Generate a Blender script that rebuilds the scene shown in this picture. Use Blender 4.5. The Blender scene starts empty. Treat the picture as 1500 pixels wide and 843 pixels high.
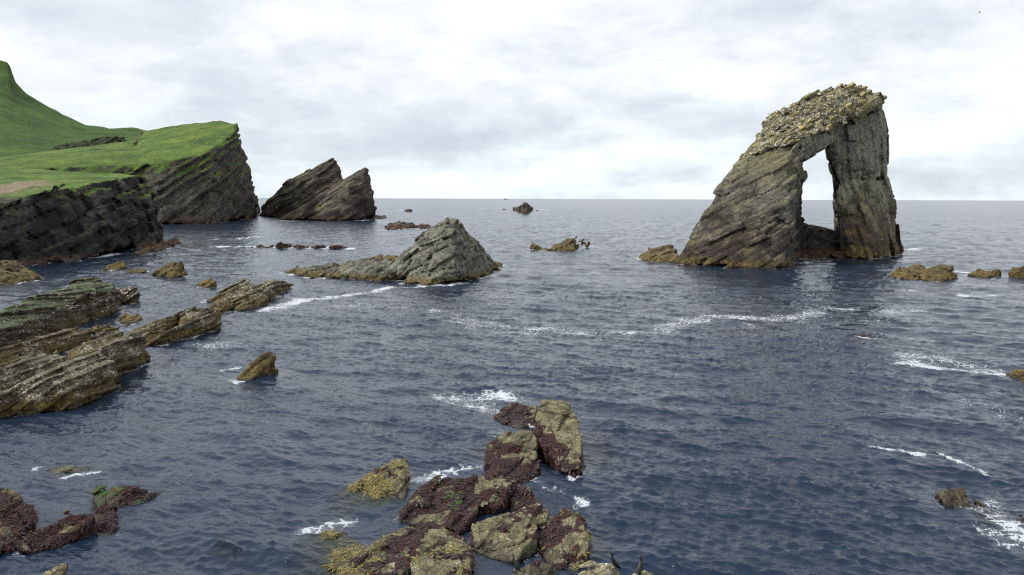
import bpy, bmesh, math, random, time
import numpy as np
from mathutils import Vector, Matrix, kdtree, bvhtree
T0 = time.time()
scene = bpy.context.scene
COL = scene.collection
R = math.radians
rng = np.random.default_rng(7)
random.seed(7)

# ------------------------------------------------------------------ camera
FPX, CX, CY = 1150.0, 750.0, 421.5           # focal length in pixels of a 1500 px wide frame
EYE = np.array([0.0, 0.0, 15.0])
PITCH, ROLL = R(6.47), R(0.2)
fwd = np.array([0, math.cos(PITCH), -math.sin(PITCH)])
up0 = np.array([0, math.sin(PITCH), math.cos(PITCH)])
rt0 = np.array([1.0, 0, 0])
rt = math.cos(ROLL) * rt0 + math.sin(ROLL) * up0
up = math.cos(ROLL) * up0 - math.sin(ROLL) * rt0
cam = bpy.data.cameras.new('camera')
cam.sensor_width = 36.0
cam.lens = FPX / 1500.0 * 36.0
cam.clip_start, cam.clip_end = 0.5, 90000.0
camo = bpy.data.objects.new('camera', cam)
COL.objects.link(camo)
M = Matrix.Identity(4)
for i in range(3):
    M[i][0], M[i][1], M[i][2], M[i][3] = rt[i], up[i], -fwd[i], EYE[i]
camo.matrix_world = M
scene.camera = camo

# ------------------------------------------------------------------ light and exposure
scene.view_settings.view_transform = 'Standard'
scene.view_settings.look = 'None'
scene.view_settings.exposure = 0.18
scene.view_settings.gamma = 1.0
scene.render.engine = 'CYCLES'
scene.cycles.max_bounces = 6
scene.cycles.transparent_max_bounces = 8
scene.cycles.use_denoising = False
scene.cycles.filter_width = 1.2
scene.cycles.sample_clamp_indirect = 3.0
scene.cycles.sample_clamp_direct = 2.5
SUN_AZ, SUN_EL = R(-100.0), R(42.0)           # azimuth from +Y towards +X
sun = bpy.data.lights.new('sun', 'SUN')
sun.energy = 3.0
sun.angle = R(7)
sun.color = (1.0, 0.96, 0.9)
suno = bpy.data.objects.new('sun', sun)
COL.objects.link(suno)
sdir = Vector((math.sin(SUN_AZ) * math.cos(SUN_EL), math.cos(SUN_AZ) * math.cos(SUN_EL), math.sin(SUN_EL)))
suno.rotation_euler = sdir.to_track_quat('Z', 'Y').to_euler()


# ------------------------------------------------------------------ node helper
class NT:
    def __init__(self, tree):
        self.t = tree
        self.n = tree.nodes
        self.n.clear()

    def node(self, typ, **kw):
        nd = self.n.new(typ)
        for k, v in kw.items():
            setattr(nd, k, v)
        return nd

    def put(self, sock, v):
        if hasattr(v, 'links') or isinstance(v, bpy.types.NodeSocket):
            self.t.links.new(v, sock)
        elif isinstance(v, (tuple, list)) and sock.type == 'RGBA' and len(v) == 3:
            sock.default_value = (*v, 1)
        else:
            sock.default_value = v

    def m(self, op, a, b=0.0, c=None, clamp=False):
        nd = self.node('ShaderNodeMath', operation=op, use_clamp=clamp)
        self.put(nd.inputs[0], a)
        self.put(nd.inputs[1], b)
        if c is not None:
            self.put(nd.inputs[2], c)
        return nd.outputs[0]

    def add(self, a, b): return self.m('ADD', a, b)
    def mul(self, a, b): return self.m('MULTIPLY', a, b)
    def sub(self, a, b): return self.m('SUBTRACT', a, b)

    def ss(self, x, lo, hi):
        nd = self.node('ShaderNodeMapRange', interpolation_type='SMOOTHSTEP')
        self.put(nd.inputs[0], x)
        self.put(nd.inputs[1], lo)
        self.put(nd.inputs[2], hi)
        return nd.outputs[0]

    def lin(self, x, lo, hi, a, b):
        nd = self.node('ShaderNodeMapRange')
        for i, v in enumerate((x, lo, hi, a, b)):
            self.put(nd.inputs[i], v)
        return nd.outputs[0]

    def mix(self, f, a, b, mode='MIX'):
        nd = self.node('ShaderNodeMix', data_type='RGBA', blend_type=mode)
        self.put(nd.inputs[0], f)
        self.put(nd.inputs[6], a)
        self.put(nd.inputs[7], b)
        return nd.outputs[2]

    def noise(self, vec, scale, detail=4.0, rough=0.55, dist=0.0, col=False):
        nd = self.node('ShaderNodeTexNoise')
        self.put(nd.inputs['Vector'], vec)
        nd.inputs['Scale'].default_value = scale
        nd.inputs['Detail'].default_value = detail
        nd.inputs['Roughness'].default_value = rough
        nd.inputs['Distortion'].default_value = dist
        return nd.outputs['Color' if col else 'Fac']

    def vor(self, vec, scale, feature='F1', out='Distance', rand=1.0):
        nd = self.node('ShaderNodeTexVoronoi', feature=feature)
        self.put(nd.inputs['Vector'], vec)
        nd.inputs['Scale'].default_value = scale
        nd.inputs['Randomness'].default_value = rand
        return nd.outputs[out]

    def vm(self, op, a, b=(0, 0, 0), out=0):
        nd = self.node('ShaderNodeVectorMath', operation=op)
        self.put(nd.inputs[0], a)
        if op == 'SCALE':
            self.put(nd.inputs['Scale'], b)
        else:
            self.put(nd.inputs[1], b)
        return nd.outputs[out]

    def dot(self, a, b): return self.vm('DOT_PRODUCT', a, b, out='Value')

    def xyz(self, v):
        nd = self.node('ShaderNodeSeparateXYZ')
        self.put(nd.inputs[0], v)
        return nd.outputs

    def comb(self, x, y, z):
        nd = self.node('ShaderNodeCombineXYZ')
        for i, v in enumerate((x, y, z)):
            self.put(nd.inputs[i], v)
        return nd.outputs[0]

    def ramp(self, f, stops):
        nd = self.node('ShaderNodeValToRGB')
        self.put(nd.inputs[0], f)
        e = nd.color_ramp.elements
        while len(e) < len(stops):
            e.new(0.5)
        for el, (p, c) in zip(e, stops):
            el.position = p
            el.color = (*c, 1)
        return nd.outputs[0]

    def attr(self, name):
        nd = self.node('ShaderNodeAttribute', attribute_name=name)
        return nd.outputs['Fac']

    def bump(self, h, strength, dist, normal=None):
        nd = self.node('ShaderNodeBump')
        nd.inputs['Strength'].default_value = strength
        nd.inputs['Distance'].default_value = dist
        self.put(nd.inputs['Height'], h)
        if normal is not None:
            self.put(nd.inputs['Normal'], normal)
        return nd.outputs[0]


# ------------------------------------------------------------------ sky
world = bpy.data.worlds.new('World')
scene.world = world
world.use_nodes = True
n = NT(world.node_tree)
sky = n.node('ShaderNodeTexSky', sky_type='NISHITA')
sky.sun_disc = False
sky.sun_elevation = SUN_EL
sky.sun_rotation = SUN_AZ
bg1 = n.node('ShaderNodeBackground')
n.put(bg1.inputs[0], sky.outputs[0])
bg1.inputs[1].default_value = 0.12
tc = n.node('ShaderNodeTexCoord')
d = tc.outputs['Generated']
x, y, z = n.xyz(d)
zz = n.add(n.m('MAXIMUM', z, 0.0), 0.10)
flat = n.comb(n.m('DIVIDE', x, zz), n.m('DIVIDE', y, zz), 3.7)          # a high cloud deck in perspective
warp = n.vm('ADD', flat, n.vm('SCALE', n.noise(flat, 0.7, 3, col=True), 0.9))
c1 = n.noise(warp, 0.42, 7, 0.55)
puff = n.comb(n.mul(x, 1.0), n.mul(y, 1.0), n.mul(z, 2.6))                # heaped clouds nearer the horizon
c2 = n.noise(n.vm('ADD', puff, n.vm('SCALE', n.noise(puff, 3.0, 4, col=True), 0.22)), 3.4, 10, 0.6)
c3 = n.noise(puff, 9.0, 8, 0.6)
pw = n.vm('ADD', puff, n.vm('SCALE', n.noise(puff, 3.0, 4, col=True), 0.22))
relief = n.sub(n.noise(pw, 5.0, 9, 0.58), n.noise(n.vm('ADD', pw, (0, 0, 0.07)), 5.0, 9, 0.58))
dens = n.add(n.add(n.mul(c1, 0.42), n.mul(c2, 0.72)), n.mul(c3, 0.42))
grey = n.ss(dens, 0.68, 1.0)
# broad grey cloud banks where the photograph has them (azimuth / elevation of each bank)
az = n.m('ARCTAN2', x, y)
el = n.m('ARCSINE', z)
wob = n.mul(n.sub(c2, 0.5), 0.22)
def bank(a0, e0, wa, we, amt):
    u = n.m('DIVIDE', n.sub(n.add(az, wob), R(a0)), R(wa))
    v = n.m('DIVIDE', n.sub(n.add(el, n.mul(wob, 0.35)), R(e0)), R(we))
    r2 = n.add(n.mul(u, u), n.mul(v, v))
    return n.mul(n.m('EXPONENT', n.mul(r2, -1.0)), amt)
banks = [bank(-24, 5.6, 11, 2.5, 0.75), bank(-13, 8.5, 13, 2.2, 0.3), bank(-3, 4.2, 6, 1.6, 0.55),
         bank(24, 11.2, 7, 2.2, 0.6), bank(12, 2.9, 10, 0.7, 0.25), bank(-30, 11, 8, 2, 0.2), bank(31, 2.2, 9, 1.2, 0.2)]
tot = grey
for b in banks:
    tot = n.add(tot, n.mul(b, n.add(0.5, n.mul(grey, 1.0))))
tot = n.sub(1.0, n.m('EXPONENT', n.mul(tot, -1.05)))
tot = n.m('MAXIMUM', n.sub(n.add(n.mul(tot, 0.85), n.mul(n.sub(c3, 0.5), 0.2)), n.mul(relief, n.lin(z, 0.0, 0.3, 1.5, 0.5))), 0.0)
wcol = n.mix(n.ss(z, 0.0, 0.16), (0.90, 0.975, 0.985), (0.96, 0.985, 0.995))
ccol = n.mix(tot, wcol, (0.50, 0.565, 0.675))
bg2 = n.node('ShaderNodeBackground')
n.put(bg2.inputs[0], ccol)
bg2.inputs[1].default_value = 1.0
ms = n.node('ShaderNodeMixShader')
ms.inputs[0].default_value = 0.93
n.t.links.new(bg1.outputs[0], ms.inputs[1])
n.t.links.new(bg2.outputs[0], ms.inputs[2])
wo = n.node('ShaderNodeOutputWorld')
n.t.links.new(ms.outputs[0], wo.inputs[0])


# ------------------------------------------------------------------ places
def ray(px, py):
    return fwd + (px - CX) / FPX * rt + (CY - py) / FPX * up

def Wz(px, py, z=0.0):
    r_ = ray(px, py)
    return EYE + r_ * ((z - EYE[2]) / r_[2])

def Wd(px, py, dist):
    r_ = ray(px, py)
    return EYE + r_ * (dist / r_[1])

def pt(p):
    """(px, py, z) seen at height z, or (px, py, dist, 'd') seen at distance dist."""
    return Wd(*p[:3]) if len(p) == 4 else Wz(*p)


# ------------------------------------------------------------------ numpy noise
_perm = rng.permutation(4096).astype(np.int64)
_val = rng.random(4096).astype(np.float32)

def hsh(i, j, k, seed=0):
    return _val[_perm[(_perm[(_perm[(i + seed * 131) & 4095] + j) & 4095] + k) & 4095]]

def vnoise(p, freq, seed=0):
    q = p * freq + (seed * 17.31 + 500.0)
    f = np.floor(q)
    i = f.astype(np.int64)
    t = (q - f).astype(np.float32)
    t = t * t * t * (t * (t * 6 - 15) + 10)
    x0, y0, z0 = i[:, 0], i[:, 1], i[:, 2]
    a0, a1 = _perm[(x0 + seed) & 4095], _perm[(x0 + 1 + seed) & 4095]
    b = [_perm[(a0 + y0) & 4095], _perm[(a1 + y0) & 4095], _perm[(a0 + y0 + 1) & 4095], _perm[(a1 + y0 + 1) & 4095]]
    lo = [_val[_perm[(q_ + z0) & 4095]] for q_ in b]
    hi = [_val[_perm[(q_ + z0 + 1) & 4095]] for q_ in b]
    tx, ty, tz = t[:, 0], t[:, 1], t[:, 2]
    v = [l + (h - l) * tz for l, h in zip(lo, hi)]
    v0 = v[0] + (v[1] - v[0]) * tx
    v1 = v[2] + (v[3] - v[2]) * tx
    return (v0 + (v1 - v0) * ty) * 2 - 1

def fbm(p, freq, octv=4, seed=0, gain=0.5):
    s, a = 0.0, 1.0
    for o in range(octv):
        s = s + a * vnoise(p, freq * 2.03 ** o, seed + o)
        a *= gain
    return s

def sstep(x, a, b):
    t = np.clip((x - a) / (b - a), 0, 1)
    return t * t * (3 - 2 * t)


# ------------------------------------------------------------------ rock surfaces
def frame(nrm, strike=None):
    nrm = np.array(nrm, float)
    nrm /= np.linalg.norm(nrm)
    u = np.array(strike, float) if strike is not None else np.cross(nrm, [0.3, 1, 0.1])
    u = u - nrm * np.dot(u, nrm)
    u /= np.linalg.norm(u)
    return np.array([u, np.cross(nrm, u), nrm])

BED = frame((-0.50, -0.10, 0.86), (0.86, 0.0, 0.5))       # beds dip to the left all along this coast
BED_FLAT = frame((-0.32, -0.12, 0.94), (0.6, 0.8, 0.1))

def displace(p, prm):
    """offset added to the distance field: beds, joint blocks, open joints and weathering."""
    s = prm['size']
    sd = prm.get('seed', 1)
    fr = prm.get('bed', BED)
    w = np.stack([vnoise(p, 0.5 / s, sd + 11 + i) for i in range(3)], 1) * (prm.get('warp', 0.25) * s)
    q = (p + w) @ fr.T
    t = prm.get('thick', 0.5) * s
    L = q[:, 2] / t
    L = L + 0.45 * np.sin(L * 0.9 + sd) + 0.3 * np.sin(L * 0.37 + 2 * sd)
    i = np.floor(L).astype(np.int64)
    ri = hsh(i, i * 0 + 3, i * 0 + 5, sd)
    ja, jb = prm.get('joint', (2.2, 1.7))
    A = q[:, 0] / (ja * t) + 7.3 * ri
    B = q[:, 1] / (jb * t) + 3.1 * ri
    a, b = np.floor(A).astype(np.int64), np.floor(B).astype(np.int64)
    rb = hsh(i, a, b, sd + 1)
    dsp = prm.get('layer', 0.25) * s * (ri - 0.5) + prm.get('block', 0.25) * s * (rb - 0.5)
    e = np.abs(L - np.floor(L) - 0.5) * 2
    ea = np.maximum(np.abs(A - a - 0.5), np.abs(B - b - 0.5)) * 2
    g = prm.get('groove', 0.10) * s
    dsp = dsp + g * sstep(e, 0.72, 1.0) * (0.3 + 0.7 * hsh(i, a >> 1, b >> 1, sd + 2)) + 0.6 * g * sstep(ea, 0.86, 1.0) * (hsh(i, a, b, sd + 3) > 0.4)
    dsp = dsp + prm.get('fbm', 0.25) * s * fbm(p, 0.6 / s, prm.get('oct', 4), sd + 20)
    return dsp

def hull_planes(P):
    bm = bmesh.new()
    for v in P:
        bm.verts.new(v)
    bmesh.ops.convex_hull(bm, input=bm.verts)
    bm.normal_update()
    c = np.mean(P, 0)
    out = []
    for f in bm.faces:
        nn = np.array(f.normal)
        if np.linalg.norm(nn) < 0.5:
            continue
        dd = np.dot(nn, np.array(f.verts[0].co))
        if np.dot(nn, c) > dd:
            nn, dd = -nn, -dd
        if not any(np.dot(nn, o[:3]) > 0.9995 and abs(dd - o[3]) < 0.02 for o in out):
            out.append((*nn, dd))
    bm.free()
    return np.array(out)

def surface_net(F, org, cell):
    S = F < 0
    n1, n2, n3 = [k - 1 for k in F.shape]
    cnt = np.zeros((n1, n2, n3), np.uint8)
    for a in (0, 1):
        for b in (0, 1):
            for c in (0, 1):
                cnt += S[a:a + n1, b:b + n2, c:c + n3]
    act = (cnt > 0) & (cnt < 8)
    idx = np.full(act.shape, -1, np.int64)
    I, J, K = np.nonzero(act)
    idx[I, J, K] = np.arange(len(I))
    acc = np.zeros((len(I), 3))
    wt = np.zeros(len(I))
    for ax in range(3):
        for u in (0, 1):
            for v in (0, 1):
                o = [0, 0, 0]
                o[(ax + 1) % 3], o[(ax + 2) % 3] = u, v
                f0 = F[I + o[0], J + o[1], K + o[2]]
                o2 = list(o)
                o2[ax] = 1
                f1 = F[I + o2[0], J + o2[1], K + o2[2]]
                mk = (f0 < 0) != (f1 < 0)
                den = np.where(mk, f0 - f1, 1.0)
                tt = np.where(mk, f0 / den, 0.0)
                for k in range(3):
                    acc[:, k] += mk * (o[k] + (tt if k == ax else 0))
                wt += mk
    V = org + (np.stack([I, J, K], 1) + acc / wt[:, None]) * cell
    Q = []
    for ax in range(3):
        b_, c_ = (ax + 1) % 3, (ax + 2) % 3
        sl0 = [slice(None)] * 3
        sl1 = [slice(None)] * 3
        sl0[ax], sl1[ax] = slice(0, -1), slice(1, None)
        A, B = S[tuple(sl0)], S[tuple(sl1)]
        ch = A != B
        E = np.array(np.nonzero(ch))
        ok = (E[b_] > 0) & (E[c_] > 0) & (E[b_] < F.shape[b_] - 1) & (E[c_] < F.shape[c_] - 1)
        E = E[:, ok]
        sg = A[tuple(E)]
        def cell_at(db, dc):
            q = [E[0].copy(), E[1].copy(), E[2].copy()]
            q[b_] = q[b_] + db
            q[c_] = q[c_] + dc
            return idx[q[0], q[1], q[2]]
        a0, a1, a2, a3 = cell_at(-1, -1), cell_at(0, -1), cell_at(0, 0), cell_at(-1, 0)
        Q.append(np.where(sg[:, None], np.stack([a0, a1, a2, a3], 1), np.stack([a0, a3, a2, a1], 1)))
    return V, np.concatenate(Q)

def np_mesh(name, V, F, smooth=True):
    me = bpy.data.meshes.new(name)
    V = np.asarray(V, np.float32)
    F = np.asarray(F, np.int32)
    k = F.shape[1]
    me.vertices.add(len(V))
    me.vertices.foreach_set('co', V.ravel())
    me.loops.add(F.size)
    me.loops.foreach_set('vertex_index', F.ravel())
    me.polygons.add(len(F))
    me.polygons.foreach_set('loop_start', np.arange(0, F.size, k, dtype=np.int32))
    me.polygons.foreach_set('loop_total', np.full(len(F), k, np.int32))
    me.polygons.foreach_set('use_smooth', np.full(len(F), smooth, bool))
    me.update(calc_edges=True)
    return me

def set_attr(me, name, vals):
    at = me.attributes.new(name, 'FLOAT', 'POINT')
    at.data.foreach_set('value', np.asarray(vals, np.float32))

def normals(me):
    a = np.empty(len(me.vertices) * 3, np.float32)
    me.vertices.foreach_get('normal', a)
    return a.reshape(-1, 3)

def tag(o, label, cat=None, group=None, kind=None):
    o['label'] = label
    if cat:
        o['category'] = cat
    if group:
        o['group'] = group
    if kind:
        o['kind'] = kind
    return o

def link(name, me, mat=None, parent=None, loc=(0, 0, 0)):
    o = bpy.data.objects.new(name, me)
    COL.objects.link(o)
    o.location = loc
    if parent is not None:
        o.parent = parent
    if mat is not None:
        if not me.materials:
            me.materials.append(mat)
    return o

ROCKS = []        # (vertices in world space, faces) of everything that stands in the water

def build_sdf(hulls, cell, prm, rnd=0.0, bottom=-1.6, spread=0.25, soft=None, cull=False):
    """hulls: lists of points; every hull runs down below the water."""
    pls, allp = [], []
    for h in hulls:
        raw = h.get('raw') if isinstance(h, dict) else None
        P = np.array([pt(p) for p in (h['pts'] if isinstance(h, dict) else h)])
        if raw is None:
            c = P.mean(0)
            base = P.copy()
            dirs = base[:, :2] - c[:2]
            ln = np.linalg.norm(dirs, axis=1, keepdims=True) + 1e-6
            base[:, :2] += dirs / ln * (np.clip(P[:, 2:3], 0, 99) * spread + 0.4 * prm['size'] * spread)
            base[:, 2] = bottom
            P = np.concatenate([P, base])
        pls.append(hull_planes(P))
        allp.append(P)
    A = np.concatenate(allp)
    mg = prm['size'] * (0.5 * prm.get('layer', .25) + 0.5 * prm.get('block', .25) + prm.get('groove', .1) + 1.1 * prm.get('fbm', .25)) + 2 * cell
    lo, hi = A.min(0) - mg, A.max(0) + mg
    lo[2] = max(lo[2], bottom - 3 * cell)
    shp = np.ceil((hi - lo) / cell).astype(int) + 2
    gx, gy, gz = [(lo[k] + cell * np.arange(shp[k])).astype(np.float32) for k in range(3)]
    F = None
    for pl in pls:
        D = None
        acc = None
        for (a, b, c, dd) in pl.astype(np.float32):
            v = (a * gx)[:, None, None] + (b * gy)[None, :, None] + (c * gz - dd)[None, None, :]
            if rnd > 0:
                e = np.exp(np.clip(v / rnd, -30, 30))
                acc = e if acc is None else acc + e
            else:
                D = v if D is None else np.maximum(D, v)
        if rnd > 0:
            D = np.log(acc + 1e-20) * rnd
        F = D if F is None else np.minimum(F, D)
    band = np.abs(F) < mg
    I = np.nonzero(band)
    p = np.stack([gx[I[0]], gy[I[1]], gz[I[2]]], 1)
    dsp = displace(p, prm).astype(np.float32)
    if soft is not None:      # turf lies smoothly over level ground
        gz_ = np.gradient(F, cell, axis=2)[I]
        wgt = sstep(gz_, soft[0], soft[1]) * sstep(p[:, 2], soft[2], soft[3])
        dsp = dsp * (1 - wgt) + wgt * (fbm(p, 0.5 / prm['size'], 3, 5) * 0.07 * prm['size'])
    F[I] += dsp
    F[:, :, 0] = np.maximum(F[:, :, 0], cell)
    V, Q = surface_net(F, lo, cell)
    # drop the underside
    z = V[:, 2]
    keep = ~(z[Q].max(1) < bottom + 0.6 * cell)
    Q = Q[keep]
    if cull:                  # land runs on out of sight behind
        a_, b_, c_, d_ = [V[Q[:, k]] for k in range(4)]
        nn = np.cross(c_ - a_, d_ - b_)
        nn /= np.linalg.norm(nn, axis=1, keepdims=True) + 1e-9
        vw = EYE - a_
        vw /= np.linalg.norm(vw, axis=1, keepdims=True)
        Q = Q[(nn * vw).sum(1) > -0.4]
    lab = np.arange(len(V))   # no loose crumbs hanging in the air
    for _ in range(60):
        m_ = lab[Q].min(1)
        new = lab.copy()
        for k in range(4):
            np.minimum.at(new, Q[:, k], m_)
        new = new[new]
        if (new == lab).all():
            break
        lab = new
    cnt = np.bincount(lab, minlength=len(V))
    low_ = np.full(len(V), 1e9)
    np.minimum.at(low_, lab, V[:, 2])
    good = (cnt > 0.25 * cnt.max()) | ((cnt > 150) & (low_ < -0.1))
    Q = Q[good[lab[Q[:, 0]]]]
    used = np.unique(Q)
    remap = np.zeros(len(V), np.int64)
    remap[used] = np.arange(len(used))
    return V[used], remap[Q]

def rock_object(name, hulls, mat, cell, prm, parent=None, origin=None, weed=None, attrs=None, water=True, **kw):
    V, Q = build_sdf(hulls, cell, prm, **kw)
    if origin is None:
        lo, hi = V.min(0), V.max(0)
        origin = np.array([(lo[0] + hi[0]) / 2, (lo[1] + hi[1]) / 2, 0.0])
    me = np_mesh(name, V - origin, Q)
    if weed is not None:
        set_attr(me, 'weed', weed(V, normals(me)))
    if attrs:
        for k, fn in attrs.items():
            set_attr(me, k, fn(V, normals(me)))
    o = link(name, me, mat, parent, (0, 0, 0) if parent is not None else origin)
    if parent is not None:
        o.location = Vector(origin) - parent.location
    if water:
        ROCKS.append((V, Q))
    return o, V, Q

def thing(name, loc, label, cat, group=None):
    e = bpy.data.objects.new(name, None)
    e.empty_display_size = 0.5
    COL.objects.link(e)
    e.location = loc
    return tag(e, label, cat, group)


# ------------------------------------------------------------------ rock material
def rock_mat(name, dark, mid, light, s, bed=BED, lichen=None, lich_amt=0.5, tide=None, tide_z=(0.6, 1.8), wet_z=0.5, speck=0.0, speck_z=(0.5, 3.0),
             guano=0.0, grass=None, weedcol=None, bump=1.0, strat=7.0, streak=None, low=None, low_z=(0, 1), top=None, top_n=(0.45, 0.8), top_z=-9.0, vary=False, high=None, high_z=(20, 32)):
    mat = bpy.data.materials.new(name)
    mat.use_nodes = True
    n = NT(mat.node_tree)
    geo = n.node('ShaderNodeNewGeometry')
    P, N = geo.outputs['Position'], geo.outputs['Normal']
    z = n.xyz(P)[2]
    nz = n.xyz(N)[2]
    u, v, w = [n.dot(P, tuple(map(float, bed[i]))) for i in range(3)]
    bv = n.comb(u, v, n.mul(w, strat))
    bv = n.vm('ADD', bv, n.vm('SCALE', n.noise(P, 0.8 * s, 3, col=True), 0.9 / s))
    n1 = n.noise(bv, 0.9 * s, 8, 0.6)
    n2 = n.noise(P, 0.55 * s, 9, 0.6)
    n3 = n.noise(P, 5.0 * s, 6, 0.65)
    crk = n.vor(n.vm('ADD', n.comb(u, v, n.mul(w, 2.2)), n.vm('SCALE', n.noise(P, 1.6 * s, 3, col=True), 0.7 / s)), 0.85 * s, 'DISTANCE_TO_EDGE')
    crack = n.sub(1.0, n.ss(crk, 0.0, 0.045))
    n4 = n.noise(n.vm('MULTIPLY', bv, (1, 1, 1.8)), 2.6 * s, 6, 0.65)
    f = n.add(n.add(n.mul(n1, 0.46), n.mul(n2, 0.26)), n.add(n.mul(n3, 0.18), n.mul(n4, 0.34)))
    col = n.ramp(f, [(0.50, dark), (0.62, mid), (0.76, light)])
    col = n.mix(n.mul(crack, 0.5), col, tuple(c * 0.3 for c in dark))
    if low is not None:      # darker or different rock low down on the face
        lm = n.sub(1.0, n.ss(n.add(z, n.mul(n.sub(n2, 0.5), 14.0 / s)), low_z[0], low_z[1]))
        col = n.mix(n.mul(lm, 0.9), col, n.mix(n3, tuple(c * 0.55 for c in low), tuple(c * 1.3 for c in low)))
    if high is not None:     # lichen and guano country high on the stack
        hm = n.ss(n.add(z, n.mul(n.sub(n2, 0.5), 30.0)), high_z[0], high_z[1])
        col = n.mix(n.mul(hm, 0.8), col, n.ramp(n.add(n.mul(n4, 0.5), n.mul(n3, 0.5)), [(0.36, tuple(c * 0.3 for c in high)), (0.52, high), (0.68, tuple(min(1, c * 1.9) for c in high))]))
    if top is not None:      # dry pale crust on the upper sides
        tn_ = n.mul(n.ss(n.add(nz, n.mul(n.sub(n2, 0.5), 0.8)), top_n[0], top_n[1]), n.ss(n.add(z, n.mul(n.sub(n2, 0.5), 1.2)), top_z, top_z + 0.7))
        col = n.mix(n.mul(tn_, 0.85), col, n.mix(n3, tuple(c * 0.6 for c in top), tuple(min(1, c * 1.4) for c in top)))
    if lichen is not None:
        nl = n.noise(P, 1.1 * s, 7, 0.68)
        lm = n.ss(n.add(n.add(n.mul(nl, 0.75), n.mul(n1, 0.25)), n.mul(nz, 0.16)), 0.66 - 0.3 * lich_amt, 0.92 - 0.3 * lich_amt)
        col = n.mix(n.mul(lm, 0.8), col, n.mix(n3, tuple(c * 0.6 for c in lichen), tuple(min(1, c * 1.35) for c in lichen)))
    if streak is not None:   # bird droppings running down faces
        sx = n.comb(n.mul(u, 1.0), n.mul(v, 1.0), n.mul(z, 0.06))
        sm = n.mul(n.ss(n.noise(sx, 1.6 * s, 4, 0.7), 0.62, 0.74), n.ss(n.noise(P, 0.25 * s, 2), 0.5, 0.62))
        col = n.mix(n.mul(sm, streak), col, (0.5, 0.5, 0.5))
    if guano > 0:
        gs = n.vor(n.comb(u, v, n.mul(w, 2.0)), 3.2 * s)
        gm = n.mul(n.ss(gs, 0.34, 0.20), n.ss(n.add(n.noise(P, 0.5 * s, 4), n.mul(nz, 0.25)), 0.62 - 0.25 * guano, 0.72 - 0.25 * guano))
        col = n.mix(gm, col, (0.62, 0.6, 0.58))
    if grass is not None:
        gn = n.noise(P, 0.35 * s, 6, 0.6)
        zg = n.ss(n.add(z, n.mul(n.sub(gn, 0.5), 0.6 * grass.get('zn', 10))), grass['z'][0], grass['z'][1])
        gm = n.mul(n.ss(n.add(nz, n.mul(n.sub(gn, 0.5), 0.9)), grass['n'][0], grass['n'][1]), zg)
        g1, g2, g3 = grass['cols']
        gc = n.ramp(n.add(n.mul(n.noise(P, 0.05 * grass['s'], 8, 0.68), 0.6), n.mul(n.noise(P, 0.5 * grass['s'], 6, 0.75), 0.4)),
                    [(0.40, g1), (0.51, g2), (0.62, g3)])
        scar = n.ss(n.noise(n.comb(n.xyz(P)[0], n.mul(n.xyz(P)[1], 0.5), n.mul(z, 3.0)), 0.16 * grass['s'], 6, 0.62), 0.66, 0.72)
        gc = n.mix(n.mul(scar, grass.get('scar', 0.5)), gc, (0.13, 0.085, 0.05))
        if grass.get('tan'):
            tm = n.ss(n.add(n.attr('tan'), n.add(n.mul(n.sub(gn, 0.5), 1.4), n.mul(n.sub(n.noise(n.vm('MULTIPLY', P, (1, 0.35, 1)), 0.5, 6, 0.7), 0.5), 1.8))), 0.42, 0.66)
            gc = n.mix(tm, gc, n.mix(n.noise(P, 1.0, 7, 0.75), (0.10, 0.075, 0.04), (0.34, 0.27, 0.18)))
        col = n.mix(gm, col, gc)
    if speck > 0:            # limpets and barnacles
        sm = n.ss(n.add(n.noise(P, 8.0 * s, 3, 0.75, 0.3), n.mul(n.sub(n.noise(P, 1.1 * s, 4), 0.5), 0.55)), 0.65 - 0.09 * speck, 0.72 - 0.09 * speck)
        zn = n.add(z, n.mul(n.sub(n2, 0.5), 1.4))
        sm = n.mul(sm, n.mul(n.ss(zn, speck_z[0], speck_z[0] + 0.5), n.ss(zn, speck_z[1], speck_z[1] - 0.6)))
        spec_m = sm
        wm = None
    if tide is not None:     # weed and wrack of the tidal belt
        tn = n.noise(P, 1.5 * s, 7, 0.7)
        zn = n.add(z, n.mul(n.sub(tn, 0.5), (tide_z[1] - tide_z[0]) * 1.6))
        tm = n.sub(1.0, n.ss(zn, tide_z[0], tide_z[1]))
        tcol = n.ramp(n.noise(P, 3.2 * s, 6, 0.72), [(0.34, tide[0]), (0.5, tide[1]), (0.66, tide[2])])
        col = n.mix(n.mul(tm, 0.93), col, tcol)
    if weedcol is not None:
        wn = n.noise(P, 4.5 * s, 6, 0.7)
        wm = n.ss(n.add(n.attr('weed'), n.add(n.mul(n.sub(wn, 0.5), 1.7), n.mul(n.sub(n2, 0.5), 1.5))), 0.46, 0.64)
        wc = n.ramp(n.noise(P, 7.0 * s, 5, 0.7), [(0.36, weedcol[0]), (0.52, weedcol[1]), (0.7, weedcol[2])])
        col = n.mix(wm, col, wc)
    if speck > 0:
        if wm is not None:
            spec_m = n.mul(spec_m, n.sub(1.0, n.mul(wm, 0.8)))
        col = n.mix(n.mul(spec_m, 0.85), col, (0.52, 0.48, 0.40))
    if vary:
        oi = n.node('ShaderNodeObjectInfo')
        col = n.mix(1.0, col, n.ramp(oi.outputs['Random'], [(0.0, (0.7, 0.73, 0.7)), (0.5, (1.0, 1.0, 0.92)), (1.0, (1.3, 1.22, 0.85))]), 'MULTIPLY')
    wet = n.sub(1.0, n.ss(n.add(z, n.mul(n.sub(n2, 0.5), 0.8)), wet_z * 0.3, wet_z))
    col = n.mix(n.mul(wet, 0.8), col, n.mix(0.6, col, (0.010, 0.007, 0.009)))
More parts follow.
